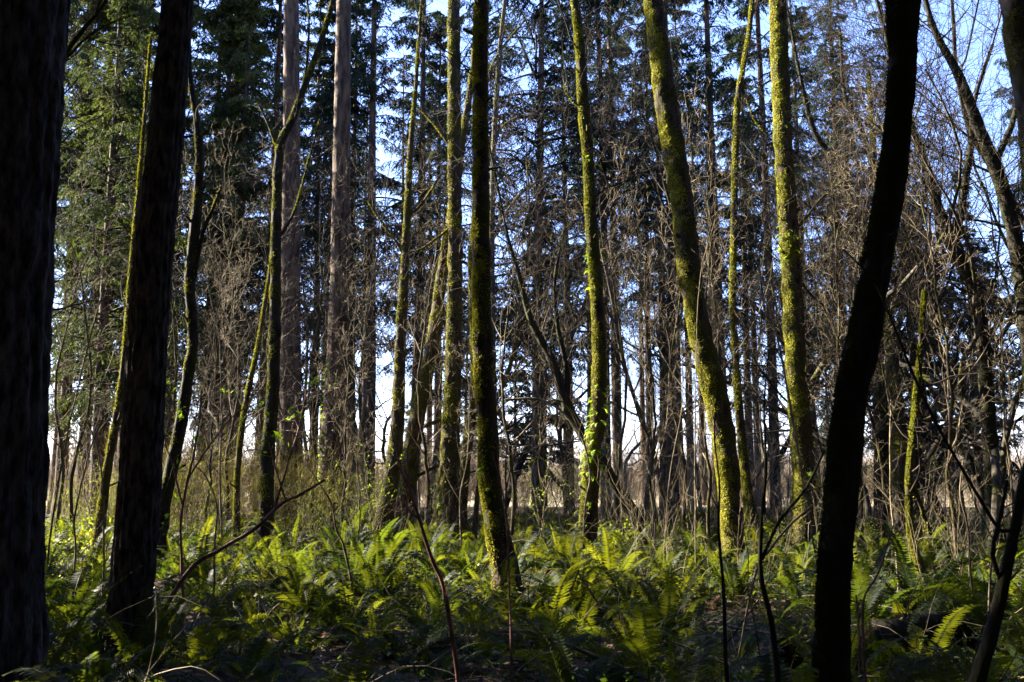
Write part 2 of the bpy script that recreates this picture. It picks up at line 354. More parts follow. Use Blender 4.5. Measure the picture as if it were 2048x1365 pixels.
# the stand goes on outside the frame, with trees added to shade the foreground
CAN = make_conifer('fir_tree', 'x', 7, 24, 5.5, 150, 0.3, 61, M_NEEDLE, 1.0, dead=0, size=1.3)  # crown made wide and dense to close off overhead sky light
NAR = make_conifer('fir_tree', 'x', 17, 30, 1.6, 90, 0.15, 71, M_NEEDLE, 0.8, dead=0, size=1.3)  # thin high crown shaped to shade single trunks
OFF = 'conifers of the stand outside the view'
for i, (p, x, y, s) in enumerate([
    (BIG2, -7.5, 5, .9), (SML, -8.0, 8.3, 1.1), (SML, -10.5, 14.2, .8), (BIG2, -9.2, 3.2, .8), (SML, -12, 12, 1.0), (BIG2, -9.0, 11.0, .9), (BIG, -12, 13.5, 1.0), (SML, -5.5, 2.5, 1.0), (BIG2, -13, 8, 1),
    (BIG, -6, -3, 1.0), (BIG2, 0, -5, .9), (BIG, 6, -4, 1.0), (BIG2, 9, 2, .9), (OLI_LIT, -3, -10, 1), (BIG, 4, -11, 1), (BIG, 12, 8, 1.0), (BIG2, 14, 14, 1.0), (TALL, -1.5, 3.0, .9) if False else (TALL, 3, -2.5, 1.0),
    (TALL, -4.5, -0.5, 1.0), (BIG, 20, 24, 1.0), (BIG2, 24, 34, 1.0), (BIG, 11, -6, 1.0),
    (TALL, -18.6, 20.4, 1.08), (TALL, -20.2, 21.6, 1.1), (CAN, 9.5, 7, 1), (CAN, 3.6, 3.2, .95), (CAN, -3.4, 1.0, .95), (CAN, -8.6, 8.2, 1.0), (CAN, 7.8, 3.6, 1.05), (CAN, 14.5, 12.5, 1.1), (CAN, -10.5, 7.5, 1.1), (CAN, -5, -6, 1), (CAN, 3, -7, 1), (CAN, 9, -9, 1), (CAN, -9, -12, 1), (CAN, 0, -14, 1), (CAN, 9, -1, 1), (CAN, 11, 5, 1), (CAN, 15, 10, 1), (CAN, 17, 17, 1), (CAN, 20, 22, 1),
    (CAN, -9, 1, .9), (CAN, -14, 4, 1), (CAN, -14, -4, 1), (CAN, 17, 2, 1), (CAN, 24, 29, 1), (CAN, 8, -17, 1), (CAN, -8, -20, 1), (CAN, 2.5, -2.5, .9), (CAN, 22, 10, 1.1), (CAN, -20, 0, 1.1), (CAN, 17, -10, 1.1)]):
    o = put(p, 0, y, i * 2.1, s, 'tall conifer outside the view, its boughs shading the foreground', OFF, dx=x - xat(0, y))

# ------------------------------------------------------------------ traced trees
for (px_, Y_, hh_, t_, s_) in ((1410, 17.5, 0.5, 24, 1.0), (905, 24, 0.3, 26, 0.6)):  # unseen conifers added up-sun of two trunks to shade them
    a_ = at(px_, HORIZON, Y_); k_ = SD / math.cos(SUN_EL); x_ = a_[0] + k_[0] * t_; y_ = a_[1] + k_[1] * t_ + hh_
    put(NAR, 0, y_, 0, s_, 'narrow dark conifer beyond the left edge', OFF, dx=x_ - xat(0, y_))
def resample(pts, w, step):
    pts = np.array(pts, float); w = np.array(w, float)
    seg = np.r_[0, np.cumsum(np.linalg.norm(np.diff(pts, axis=0), axis=1))]
    # Catmull-Rom
    n = max(4, int(seg[-1] / step)); s = np.linspace(0, seg[-1], n)
    i = np.clip(np.searchsorted(seg, s, side='right') - 1, 0, len(pts) - 2)
    t = ((s - seg[i]) / (seg[i + 1] - seg[i]))[:, None]
    Pm = np.vstack([2 * pts[0] - pts[1], pts, 2 * pts[-1] - pts[-2]])
    p0, p1, p2, p3 = Pm[i], Pm[i + 1], Pm[i + 2], Pm[i + 3]
    out = 0.5 * (2 * p1 + (p2 - p0) * t + (2 * p0 - 5 * p1 + 4 * p2 - p3) * t ** 2 + (3 * p1 - p0 - 3 * p2 + p3) * t ** 3)
    return out, np.interp(s, seg, w)
def trace(pix, Y, Ytop=None, extend=0, ground=True):
    """pix: (px, py, width_px) from bottom to top -> world path, radius"""
    n = len(pix); Ytop = Ytop or Y
    pts = []; w = []
    for i, (px, py, wd) in enumerate(pix):
        yy = Y + (Ytop - Y) * (pix[0][1] - py) / max(1, pix[0][1] - pix[-1][1])
        pts.append(at(px, py, yy)); w.append(wd / F * yy / 2)
    if ground:
        p = pts[0]; g0 = float(gh(p[0], p[1])) - 0.15
        if p[2] > g0 + 0.05:
            d = pts[0] - pts[1]; d = d / abs(d[2]); k = p[2] - g0
            pts.insert(0, p + d * k * np.array([0.4, 0.4, 1]) ); w.insert(0, w[0] * 1.15)
    if extend:
        d = nrm(pts[-1] - pts[-2]); d = nrm(d + np.array([0, 0, 0.4]))
        for k in (0.5, 1.0):
            pts.append(pts[-1] + d * extend * 0.5); w.append(w[-1] * 0.72)
    return np.array(pts), np.array(w)
def skin(pts, w, seed, k=20, step=0.10, amp=0.10, ridge=0.0, knob=0.0, flare=0.0):
    P, r = resample(pts, w, step)
    if flare:
        h = P[:, 2] - P[0, 2]; r = r * (1 + flare * np.exp(-h / 0.4))
    mb = MB()
    def disp(p, a):
        d = amp * wob(p, 4.0, seed) + amp * 0.5 * wob(p, 14.0, seed + 5) + amp * 0.45 * wob(p, 38.0, seed + 7)
        if knob: d = d + knob * np.maximum(0, wob(p, 1.7, seed + 9) - 0.35) * 2
        if ridge: d = d + ridge * np.tanh(4 * np.sin(a * 17 + 3.0 * wob(p * np.array([1, 1, .4]), 3, seed)))[...] * 0.5 * (0.6 + 0.4 * wob(p, 9, seed + 3))
        return d
    pos, nor = tubes(mb, P[None], r[None], k, 0, disp)
    return mb, P, r, pos[0], nor[0]
def moss_tufts(pos, nor, g, n, L=0.03, wd=0.012, bias=None, thr=-0.25, seed=0):
    """little blades standing on the bark"""
    S, k, _ = pos.shape
    n0 = int(n * 3.0); i = g.integers(0, S - 1, n0); j = g.integers(0, k, n0)
    t = g.random((n0, 2))[..., None]
    p = pos[i, j] * (1 - t[:, 0]) + pos[i + 1, j] * t[:, 0]
    p = p * (1 - t[:, 1]) + (pos[i, (j + 1) % k] * (1 - t[:, 0]) + pos[i + 1, (j + 1) % k] * t[:, 0]) * t[:, 1]
    nn = nor[i, j]
    keep = (wob(p, 3.0, seed) + 0.5 * wob(p, 9.0, seed + 2)) > thr
    side = nn @ np.array([-0.9, 0.2, 0.0])  # tufts crowd the sunward flank, bark bares the other: light and shade painted in
    keep &= g.random(n0) < np.clip(0.20 + 1.3 * side + 1.3 * wob(p, 1.3, seed + 4) + 0.5 * wob(p, 5, seed + 6), 0.02, 1)
    p = p[keep][:n]; nn = nn[keep][:n]; m = len(p)
    tg = g.normal(0, 1, (m, 3)); tg = nrm(tg - nn * (tg * nn).sum(-1, keepdims=True))
    d = nrm(nn * (0.25 + 0.5 * g.random((m, 1))) + tg * 0.9 - np.array([0, 0, 0.2]))
    w = nrm(np.cross(d, nn + g.normal(0, 0.3, (m, 3))))
    mb = MB(); l = L * (0.7 + 0.9 * g.random(m))
    rhombi(mb, p - nn * 0.004, d, w, l, l * (wd / L) * (0.7 + 0.6 * g.random(m)), 0, 0.5)
    return mb
def fine_branches(P, r, g, t0, t1, n, L, m, up=0.06, levels=2, ang=60, r1=0.010, kids=6, wobb=0.16):
    """small bare branches along a path"""
    mb = MB()
    s, d, Ln, r0 = spawn(P[None], r[None], n, t0, t1, ang, g, L)
    P1 = grow(s, d, Ln / (1 - 0.6 * 0.5), 9, wobb, up, g); R1 = taper(np.minimum(r0, r1) * (0.7 + 0.6 * g.random(len(s))), 9, 0.25); tubes(mb, P1, R1, 4, 0)
    s, d, Ln, r0 = spawn(P1, R1, kids, 0.2, 0.98, 48, g, L * 0.42); P2 = grow(s, d, Ln, 6, wobb, up, g); R2 = taper(np.full(len(s), r1 * 0.45), 6, 0.35); tubes(mb, P2, R2, 3, 0)
    if levels > 2:
        s, d, Ln, r0 = spawn(P2, R2, 4, 0.2, 0.98, 45, g, L * 0.2); P3 = grow(s, d, Ln, 4, wobb, up, g); tubes(mb, P3, taper(np.full(len(s), r1 * 0.28), 4, 0.5), 3, 0)
    return mb

def rebase(mb, base):
    for v in mb.v: v -= np.asarray(base, np.float32)
    return mb
def epiphyte(P, r, g, zs, n, side=-1, L=0.16):
    """small hanging fern leaves on a trunk between heights zs"""
    mb = MB()
    for k in range(n):
        z = g.uniform(*zs); i = int(np.argmin(np.abs(P[:, 2] - z))); a = g.normal(0, 0.9)
        nn = np.array([side * math.cos(a), -abs(math.sin(a)) * 0.9 - 0.1, 0.0]); nn /= np.linalg.norm(nn)
        st = P[i] + nn * r[i] * 0.95
        frond(mb, st, nn + np.array([0, 0, 0.35]), L * g.uniform(0.6, 1.3), g, pairs=9, wide=0.30, sag=0.5, mat=0, lw=0.24)
    return mb

def frond(mb, st, di, L, g, pairs=30, wide=0.15, sag=0.35, mat=0, lw=0.17, rach=None):
    S = 14
    P = grow(np.array([st]), np.array([di]), np.array([L]), S, 0.015, 0, g, sag=sag)[0]
    if rach is not None: tubes(mb, P[None], taper(np.array([0.0035 * max(L, .4)]), S, 0.3), 3, rach)
    t = np.linspace(0.10, 0.995, pairs); f = t * (S - 1); i = np.minimum(f.astype(int), S - 2); fr = (f - i)[:, None]
    c = P[i] * (1 - fr) + P[i + 1] * fr; T = nrm(P[i + 1] - P[i])
    h = np.cross(T, np.array([0, 0, 1.0])); h = nrm(h)
    roll = g.normal(0, 0.35); upn = nrm(np.cross(h, T)); h = nrm(h * math.cos(roll) + upn * math.sin(roll)); upn = np.cross(h, T)
    prof = np.minimum(1, 0.35 + t * 4.5) * (1 - t ** 2.2) ** 0.9 + 0.04
    l = wide * L * prof
    for sgn in (1, -1):
        d = nrm(h * sgn + T * 0.28 - upn * 0.12 * 1 + g.normal(0, 0.05, h.shape))
        w = nrm(T - d * (T * d).sum(-1, keepdims=True) + upn * g.normal(0.15, 0.2, (pairs, 1)))
        rhombi(mb, c, d, w, l * (0.9 + 0.2 * g.random(pairs)), np.maximum(L * 0.9 / pairs * 1.05, l * lw * 0.5), mat, 0.25)
    return P

def tree_obj(name, label, parts, base, cat='tree', group=None):
    root = link(name, None, loc=base, label=label, cat=cat, group=group); root.empty_display_size = 0.3
    for nm, mb, mats in parts:
        if mb is None or mb.n == 0: continue
        link(nm, rebase(mb, base).mesh(nm, mats), root)
    return root

TREE = {}
def mossy(name, label, pix, Y, seed, Ytop=None, extend=3.0, tuft=5000, lit=True, branches=None, nfine=10, fineL=1.1, t0=0.35, bark=None, moss=None, limbs=(), epi=(), k=20, amp=0.10, knob=0.12, thr=-0.25, tl=0.03, group=None):
    g = np.random.default_rng(seed); tuft = int(tuft * 4.2)
    bark = bark or M_MOSSBARK; moss = moss or (M_MOSS_LIT if lit else M_MOSS_SHADED)
    pts, w = trace(pix, Y, Ytop, extend); w = w * (0.86 if seed == 213 else 0.93)
    mb, P, r, pos, nor = skin(pts, w, seed, k, min(0.06, Y / 200), amp, knob=knob, flare=0.7)
    s_, d_, L_, r_ = spawn(P[None], r[None], 9, 0.08, 0.8, 65, g, 0.32)
    PS = grow(s_, d_, L_, 5, 0.12, 0.05, g); Y > 7 and tubes(mb, PS, taper(np.minimum(r_ * 0.5, 0.03) * (0.5 + 0.8 * g.random(9)), 5, 0.7), 6, 0, lambda p, a: 0.2 * wob(p, 25))
    base = [P[0][0], P[0][1], float(gh(P[0][0], P[0][1]))]
    parts = [('trunk', mb, [bark]), ('moss', moss_tufts(pos, nor, g, tuft, 0.8 * tl * (0.6 + Y / 30), 0.25 * tl * (0.6 + Y / 30), thr=thr, seed=seed), [moss])]
    for lp in limbs:
        lpts, lw = trace(lp, Y, None, 0, ground=False)
        lm, LP, lr, lpos, lnor = skin(lpts, lw, seed + 3, 8, 0.12, 0.15)
        parts.append(('branch', lm, [bark]))
        parts.append(('moss', moss_tufts(lpos, lnor, g, max(80, int(len(LP) * 22)), 0.035, 0.014, thr=-0.1, seed=seed), [moss]))
        f = fine_branches(LP, lr, g, 0.3, 1.0, max(6, int(len(LP) / 2.2)), 1.0, 0, levels=2, r1=0.007); parts.append(('twigs', f, [M_TWIGDK]))
    if nfine:
        parts.append(('twigs', fine_branches(P, r, g, t0, 1.0, int(nfine * 1.5), fineL, 0, levels=3, r1=0.013), [M_TWIGDK]))
    for (z0, z1, n, sd) in epi:
        parts.append(('licorice_fern', epiphyte(P, r, g, (z0, z1), n, sd), [M_LEAF]))
    root = tree_obj(name, label, parts, base, group=group); TREE[name + str(seed)] = (P, r)
    return root
def fir(label, pix, Y, seed, extend=8, k=28, ridge=0.05, bark=None, amp=0.04, crown=True, dead=20, deadL=1.2, Ytop=None, ivy=None, twigz=(2, 9), step=0.12):
    g = np.random.default_rng(seed); pts, w = trace(pix, Y, Ytop, extend)
    mb, P, r, pos, nor = skin(pts, w, seed, k, step, amp, ridge=ridge, flare=0.2)
    base = [P[0][0], P[0][1], float(gh(P[0][0], P[0][1]))]
    parts = [('trunk', mb, [bark or M_FIR])]
    if dead:
        dm = MB(); dead_limbs(dm, twigz[0], twigz[1], dead, deadL, g, rr=0.009)
        for v in dm.v:
            cx = np.interp(v[:, 2], P[:, 2], P[:, 0]); cyy = np.interp(v[:, 2], P[:, 2], P[:, 1]); v[:, 0] += cx; v[:, 1] += cyy
        parts.append(('dead_branches', dm, [M_TWIGDK]))
    if crown:
        top = P[-1]; cm = conifer_crown(0, 14, 3.4, 70, seed + 4, M_NEEDLE, 0.9)
        for v in cm.v: v += (top - np.array([0, 0, 2.0])).astype(np.float32)
        parts.append(('crown', cm, [M_NEEDLE, M_TWIGDK]))
    if ivy: parts.append(('ivy', ivy(P, r, g), [M_LEAF]))
    return tree_obj('fir_tree', label, parts, base)

fir('huge dark furrowed fir trunk filling the left edge', [(-55, 1300, 248), (-45, 1190, 228), (-40, 1050, 226), (-28, 850, 222), (-15, 600, 216), (-2, 400, 212), (12, 200, 214), (28, 0, 210)], 5.2, 101, extend=7, k=150, ridge=0.11, dead=0, step=0.05)
fir('straight dark fir trunk leaning right in the shaded foreground', [(256, 1345, 92), (261, 1200, 80), (276, 1020, 80), (286, 850, 78), (295, 680, 76), (309, 498, 74), (329, 299, 70), (340, 170, 68), (355, 0, 63)], 8.0, 102, extend=7, k=110, ridge=0.11, dead=0, step=0.06)
fir('straight brown fir behind the forked mossy tree', [(584, 1035, 50), (582, 850, 44), (580, 600, 41), (583, 300, 35), (583, 0, 31)], 34, 103, extend=9, bark=M_FIRFAR, dead=14, twigz=(8, 16))
def ivy_on(P, r, g):
    mb = MB(); n = 260; z = 0.2 + 5.0 * g.random(n) ** 1.6; i = np.array([int(np.argmin(np.abs(P[:, 2] - q))) for q in z]); a = g.normal(3.5, 0.8, n)
    nn = np.stack([np.cos(a), np.sin(a), 0 * a], -1); c = P[i] + nn * (r[i] * 1.06)[:, None]; c[:, 2] = z
    d = nrm(nn * 0.5 + g.normal(0, 0.7, (n, 3))); w = nrm(np.cross(d, g.normal(0, 1, (n, 3)))); L = 0.07 + 0.09 * g.random(n); rhombi(mb, c, d, w, L, L * 0.7, 0, 0.4); return mb
fir('sunlit-edged brown fir with green climber round its foot', [(655, 1045, 60), (661, 980, 56), (668, 860, 50), (674, 750, 46), (679, 600, 40), (682, 400, 37), (685, 200, 34), (688, 0, 31)], 30, 104, extend=9, bark=M_FIRFAR, dead=22, twigz=(5, 14), ivy=ivy_on)

mossy('mossy_tree', 'thin crooked dark trunk right of the leaning fir', [(322, 1040, 30), (340, 950, 28), (360, 860, 26), (375, 760, 24), (386, 680, 22), (380, 570, 22), (385, 500, 24), (396, 400, 22), (399, 300, 18), (392, 230, 14), (380, 150, 11), (378, 60, 9)], 17, 201, lit=True, tuft=2600, extend=2, bark=M_DARK_SHADE_BARK, thr=0.0, nfine=14, t0=0.4,  # dark bark paints this trunk as shaded
      limbs=[[(388, 560, 9), (405, 470, 8), (425, 420, 6), (440, 380, 4)]])
mossy('mossy_tree', 'dark mossy trunk forking into a slanting upper limb', [(532, 1105, 34), (533, 1000, 30), (537, 900, 29), (545, 800, 27), (549, 700, 25), (551, 600, 24), (553, 450, 22), (560, 300, 19), (585, 240, 16), (610, 170, 15), (640, 90, 13), (664, 10, 11)], 21, 202, tuft=4500, bark=M_DARK_SHADE_BARK, extend=2.5, thr=-0.1, nfine=16, t0=0.45,  # dark bark stands in for shade on the side away from the sun
      limbs=[[(560, 302, 7), (548, 280, 6), (535, 245, 5), (515, 205, 3)], [(610, 170, 6), (616, 100, 5), (618, 40, 4), (612, -20, 3)], [(556, 480, 6), (590, 420, 5), (615, 330, 4), (640, 240, 3)]])
mossy('mossy_tree', 'left stem of the mossy twin-stemmed tree', [(768, 1040, 38), (784, 950, 33), (795, 850, 29), (800, 720, 24), (806, 600, 21), (812, 500, 18), (816, 400, 15), (822, 290, 12), (830, 200, 9)], 23.5, 203, tuft=3200, extend=3, nfine=18, t0=0.4, fineL=1.8,
      limbs=[[(812, 520, 6), (790, 480, 5), (760, 440, 4), (735, 400, 3)], [(812, 440, 6), (850, 400, 5), (880, 350, 4)]])
mossy('mossy_tree', 'right slanting stem of the mossy twin-stemmed tree', [(802, 1050, 50), (816, 950, 40), (828, 870, 34), (848, 770, 31), (868, 670, 28), (881, 570, 24), (893, 490, 21), (912, 380, 19), (926, 270, 17), (940, 185, 13), (950, 90, 10)], 24.9, 204, tuft=4200, extend=3, nfine=12, t0=0.5, fineL=1.5,
      limbs=[[(826, 860, 8), (870, 845, 7), (905, 825, 5)], [(815, 960, 8), (850, 945, 7), (885, 925, 5)]])
mossy('mossy_tree', 'dim olive-green mossy trunk left of the central one', [(908, 1090, 60), (900, 1030, 50), (899, 960, 44), (901, 880, 40), (905, 790, 36), (908, 680, 34), (911, 540, 31), (910, 400, 30), (909, 200, 29), (908, 0, 27)], 24, 205, tuft=6500, extend=4, nfine=14, t0=0.4, fineL=1.6, epi=[(0.6, 1.4, 10, -1)], thr=-0.4,
      limbs=[[(905, 300, 6), (870, 250, 5), (835, 215, 4), (800, 200, 3)], [(908, 450, 6), (870, 480, 5), (840, 500, 4), (815, 505, 3)]])
mossy('mossy_tree', 'sunlit slender mossy stem behind the central trunk', [(921, 1030, 26), (927, 970, 23), (934, 900, 21), (944, 830, 20), (950, 750, 18), (948, 680, 16), (945, 600, 15), (943, 520, 13), (950, 430, 11)], 26, 206, tuft=3000, extend=4, nfine=8, thr=-0.5)
mossy('mossy_tree', 'slim bare brownish trunk rising right of the central trunk', [(1000, 1045, 18), (990, 900, 16), (985, 700, 15), (983, 500, 14), (985, 400, 13), (990, 250, 12), (1001, 90, 10), (1010, 0, 9)], 32, 207, tuft=900, extend=4, bark=M_BARKMIX, nfine=22, t0=0.45, fineL=2.6, thr=0.1,
      limbs=[[(985, 480, 8), (1010, 430, 7), (1050, 380, 6), (1100, 355, 5), (1150, 352, 3)], [(990, 280, 7), (1010, 250, 6), (1060, 230, 5), (1130, 245, 3)], [(990, 330, 7), (960, 260, 6), (985, 130, 5), (1050, 40, 4)]])
mossy('mossy_tree', 'bent central mossy trunk, dark above and sunlit at its foot', [(1020, 1215, 62), (1012, 1150, 52), (998, 1080, 48), (984, 1000, 45), (978, 930, 44), (976, 850, 42), (968, 760, 42), (966, 680, 42), (963, 580, 40), (962, 400, 37), (961, 200, 33), (962, 0, 31)], 12.3, 208, tuft=15000, extend=4, nfine=10, t0=0.55, fineL=1.2, k=28, thr=-0.45, tl=0.03, amp=0.09,
      epi=[(1.3, 1.7, 3, -1)])
mossy('mossy_tree', 'bright yellow-green mossy trunk with leafy ferns down it', [(1170, 1145, 52), (1174, 1080, 38), (1180, 1000, 36), (1186, 900, 34), (1196, 850, 33), (1199, 730, 31), (1197, 640, 29), (1191, 550, 28), (1183, 450, 26), (1177, 320, 24), (1168, 220, 25), (1162, 120, 22), (1157, 60, 21), (1150, 0, 19)], 17, 209, tuft=14000, extend=4, nfine=8, t0=0.3, fineL=1.2, k=24, thr=-0.7, tl=0.026,
      epi=[(0.6, 3.0, 46, -1), (1.2, 3.4, 30, 1), (4.6, 5.4, 6, -1), (7.0, 7.6, 4, 1)],
      limbs=[[(1168, 225, 5), (1150, 205, 4), (1135, 190, 4), (1125, 150, 3)]])
mossy('mossy_tree', 'thick leaning mossy trunk, sunlit yellow-green along its left flank', [(1466, 1140, 50), (1463, 1060, 44), (1459, 980, 47), (1448, 880, 50), (1429, 780, 52), (1405, 690, 50), (1390, 610, 47), (1376, 520, 49), (1366, 415, 48), (1350, 310, 49), (1333, 207, 50), (1307, 0, 42)], 17.5, 210, tuft=18000, extend=4, nfine=8, t0=0.5, k=28, thr=-0.5, tl=0.026)
mossy('mossy_tree', 'thin crooked moss-wrapped stem right of the leaning trunk', [(1508, 1060, 26), (1497, 1000, 22), (1487, 910, 19), (1478, 810, 17), (1471, 710, 15), (1466, 600, 14), (1468, 480, 14), (1471, 320, 14), (1476, 200, 13), (1486, 140, 11), (1498, 70, 10), (1505, 0, 9)], 22.6, 211, tuft=6000, extend=3, nfine=16, t0=0.3, thr=-0.6,
      limbs=[[(1478, 160, 5), (1490, 190, 4), (1510, 240, 4), (1535, 270, 3)]])
mossy('mossy_tree', 'tall straight mossy trunk with sunlit left half and hanging leaves', [(1618, 1110, 62), (1610, 1050, 50), (1609, 980, 46), (1604, 880, 46), (1594, 780, 43), (1590, 680, 43), (1584, 560, 42), (1576, 430, 41), (1568, 300, 38), (1561, 150, 40), (1556, 0, 37)], 19.5, 212, tuft=18000, extend=5, nfine=10, t0=0.4, k=28, thr=-0.6, tl=0.027,
      epi=[(0.8, 1.9, 22, 1), (5.8, 6.6, 16, -1), (8.6, 9.2, 4, 1)],
      limbs=[[(1580, 470, 5), (1610, 440, 5), (1640, 400, 4), (1690, 360, 3)]])
mossy('mossy_tree', 'black rough trunk in the near foreground right', [(1664, 1420, 72), (1665, 1300, 68), (1669, 1180, 70), (1674, 1080, 70), (1685, 980, 72), (1694, 880, 70), (1706, 780, 68), (1727, 680, 70), (1742, 600, 69), (1759, 500, 66), (1779, 400, 66), (1792, 300, 62), (1802, 200, 58), (1807, 90, 66), (1808, 0, 74)], 5.6, 213, tuft=15000, lit=False, bark=M_DARK_SHADE_BARK, extend=3, nfine=4, t0=0.8, k=40, thr=-0.6, tl=0.034, amp=0.11)
mossy('mossy_tree', 'mossy trunk curving in at the top right corner', [(2090, 700, 66), (2088, 500, 64), (2076, 330, 64), (2065, 230, 62), (2052, 150, 62), (2040, 70, 66), (2033, 0, 66)], 9, 214, tuft=5000, lit=True, bark=M_BARKMIX, extend=3, nfine=4, t0=0.8, k=28, thr=-0.1)
mossy('mossy_snag', 'slim broken mossy snag with a blunt top', [(1850, 1215, 22), (1846, 1150, 17), (1826, 1090, 15), (1819, 1020, 15), (1819, 950, 15), (1827, 860, 15), (1836, 760, 13), (1844, 660, 11), (1849, 583, 9)], 12.5, 215, tuft=6500, extend=0, nfine=3, t0=0.2, thr=-0.5, tl=0.022,
      limbs=[[(1860, 1070, 10), (1845, 1020, 9), (1832, 985, 8), (1824, 960, 7)]])
mossy('mossy_tree', 'mossy leaning stem hugging the left fir', [(203, 1030, 20), (212, 960, 18), (224, 890, 17), (240, 800, 16), (252, 700, 15), (260, 600, 14), (268, 490, 12), (278, 380, 9)], 18, 216, tuft=3500, extend=3, nfine=10, thr=-0.5)
mossy('mossy_tree', 'thin sunlit green stem left of the forked tree', [(473, 1045, 13), (475, 950, 12), (484, 860, 12), (497, 780, 11), (515, 700, 10), (528, 620, 8), (540, 540, 6)], 23, 217, tuft=2600, extend=3, nfine=8, thr=-0.7)
mossy('mossy_tree', 'dim broad mossy trunk behind the broken snag', [(1800, 1060, 34), (1800, 960, 32), (1797, 860, 32), (1788, 760, 28), (1778, 660, 24), (1765, 560, 20), (1758, 460, 16)], 23, 218, tuft=3500, extend=4, nfine=14, thr=-0.2, bark=M_BARKMIX)

mossy('mossy_tree', 'slender mossy tree bending out behind the huge left trunk at the top', [(84, 1040, 12), (92, 800, 11), (100, 560, 11), (108, 350, 10), (116, 220, 9), (130, 118, 8), (165, 62, 8), (200, 20, 7), (235, -40, 6)], 12, 219, tuft=3000, extend=1.5, nfine=12, thr=-0.4, bark=M_DARK_SHADE_BARK,
      limbs=[[(132, 118, 5), (180, 70, 4), (225, 45, 3), (270, 30, 3)]])
MP = dict(tuft=1500, bark=M_DARK_SHADE_BARK, lit=False, thr=0.1, t0=0.25, fineL=3.0, extend=3)
mossy('bare_maple', 'dark crooked maple forking like a Y near the right edge', [(1990, 1040, 32), (1978, 850, 30), (1962, 650, 28), (1946, 573, 28), (1903, 483, 32), (1878, 423, 24), (1857, 349, 20), (1837, 289, 16), (1800, 180, 10)], 21, 221, nfine=26, limbs=[[(1908, 488, 22), (1921, 423, 18), (1941, 299, 13), (1950, 200, 9), (1985, 90, 7)]], **MP)
mossy('bare_maple', 'dark maple sweeping up leftwards in the top right', [(2075, 1020, 40), (2060, 700, 36), (2030, 478, 32), (1996, 349, 30), (1961, 264, 26), (1921, 159, 20), (1871, 65, 14), (1851, 0, 11)], 19, 222, nfine=26, limbs=[[(1990, 330, 14), (2030, 230, 12), (2050, 120, 9), (2060, 0, 6)]], **MP)
mossy('bare_maple', 'dark maple arching up leftwards behind the black trunk', [(1765, 1040, 34), (1760, 800, 30), (1745, 600, 28), (1732, 510, 26), (1707, 423, 20), (1667, 324, 16), (1627, 259, 12), (1600, 150, 8)], 25, 223, nfine=24, limbs=[[(1735, 520, 16), (1755, 380, 13), (1720, 250, 10), (1690, 190, 8), (1680, 60, 6)], [(1728, 505, 12), (1690, 460, 10), (1640, 430, 8), (1600, 400, 5)]], **MP)
mossy('bare_maple', 'dark maple slanting up leftwards behind the ferny trunk', [(1275, 1040, 22), (1240, 985, 22), (1205, 925, 23), (1165, 870, 23), (1130, 800, 21), (1103, 720, 18), (1062, 640, 15), (1035, 540, 9), (1015, 470, 6)], 21, 224, nfine=22, limbs=[[(1130, 830, 13), (1135, 750, 11), (1115, 650, 9), (1110, 560, 7), (1130, 450, 5)]], **MP)
print('traced', time.time() - T0)

# ------------------------------------------------------------------ bare background trees
def bare_tree(H, r0, seed, k1=14, k2=8, k3=6, lean=0.05, crook=0.10, spread=0.45, m=0):
    g = np.random.default_rng(seed); mb = MB()
    P = grow(np.array([[0, 0, -0.2]]), np.array([[lean, 0.02, 1.0]]), np.array([H]), 26, crook, 0.04, g); Rr = taper(np.array([r0]), 26, 0.12)
    tubes(mb, P, Rr, 9, 0, lambda p, a: 0.12 * wob(p, 5, seed))
    cr = MB()
    s, d, L, r = spawn(P, Rr, k1, 0.22, 0.98, 45, g, H * spread); P1 = grow(s, d, L, 12, 0.085, 0.05, g); R1 = taper(r * 0.9, 12, 0.2); tubes(cr, P1, R1, 5, 0)
    s, d, L, r = spawn(P1, R1, k2, 0.2, 0.98, 45, g, H * spread * 0.42); P2 = grow(s, d, L, 8, 0.10, 0.03, g); R2 = taper(np.minimum(r, 0.02), 8, 0.25); tubes(cr, P2, R2, 3, 0)
    s, d, L, r = spawn(P2, R2, k3, 0.15, 0.98, 45, g, H * spread * 0.17); P3 = grow(s, d, L, 5, 0.11, 0.02, g); R3 = taper(np.full(len(s), 0.0055), 5, 0.5); tubes(cr, P3, R3, 3, 0)
    s, d, L, r = spawn(P3, R3, 2, 0.3, 0.98, 45, g, H * spread * 0.08); P4 = grow(s, d, L, 3, 0.2, 0, g); tubes(cr, P4, taper(np.full(len(s), 0.004), 3, 0.6), 3, 0)
    return mb, cr
def make_bare(name, H, r0, seed, bark, twig, cat='tree', **kw):
    a, b = bare_tree(H, r0, seed, **kw)
    root = link(name, None, cat=cat); link('trunk', a.mesh('trunk', [bark]), root); link('branches', b.mesh('branches', [twig]), root); return root
BT1 = make_bare('bare_maple', 15, 0.12, 301, M_DARK_SHADE_BARK, M_TWIGDK, crook=0.14)
BT2 = make_bare('bare_maple', 13, 0.10, 302, M_BARKMIX, M_TWIGDK, crook=0.18, lean=0.15)
BT3 = make_bare('bare_alder', 14, 0.09, 303, M_BARKMIX, M_TWIGDK, k1=16, k2=6, k3=4, crook=0.07, spread=0.28)
BT4 = make_bare('bare_alder', 10, 0.055, 304, M_MOSSBARK, M_TWIG, k1=14, k2=6, k3=4, crook=0.11, spread=0.3)
BT5 = make_bare('sapling', 6, 0.025, 305, M_TWIG, M_TWIG, k1=12, k2=5, k3=3, crook=0.09, spread=0.28)
BT6 = make_bare('sapling', 4.5, 0.018, 306, M_TWIG, M_TWIG, k1=10, k2=5, k3=3, crook=0.13, spread=0.35, lean=0.2)
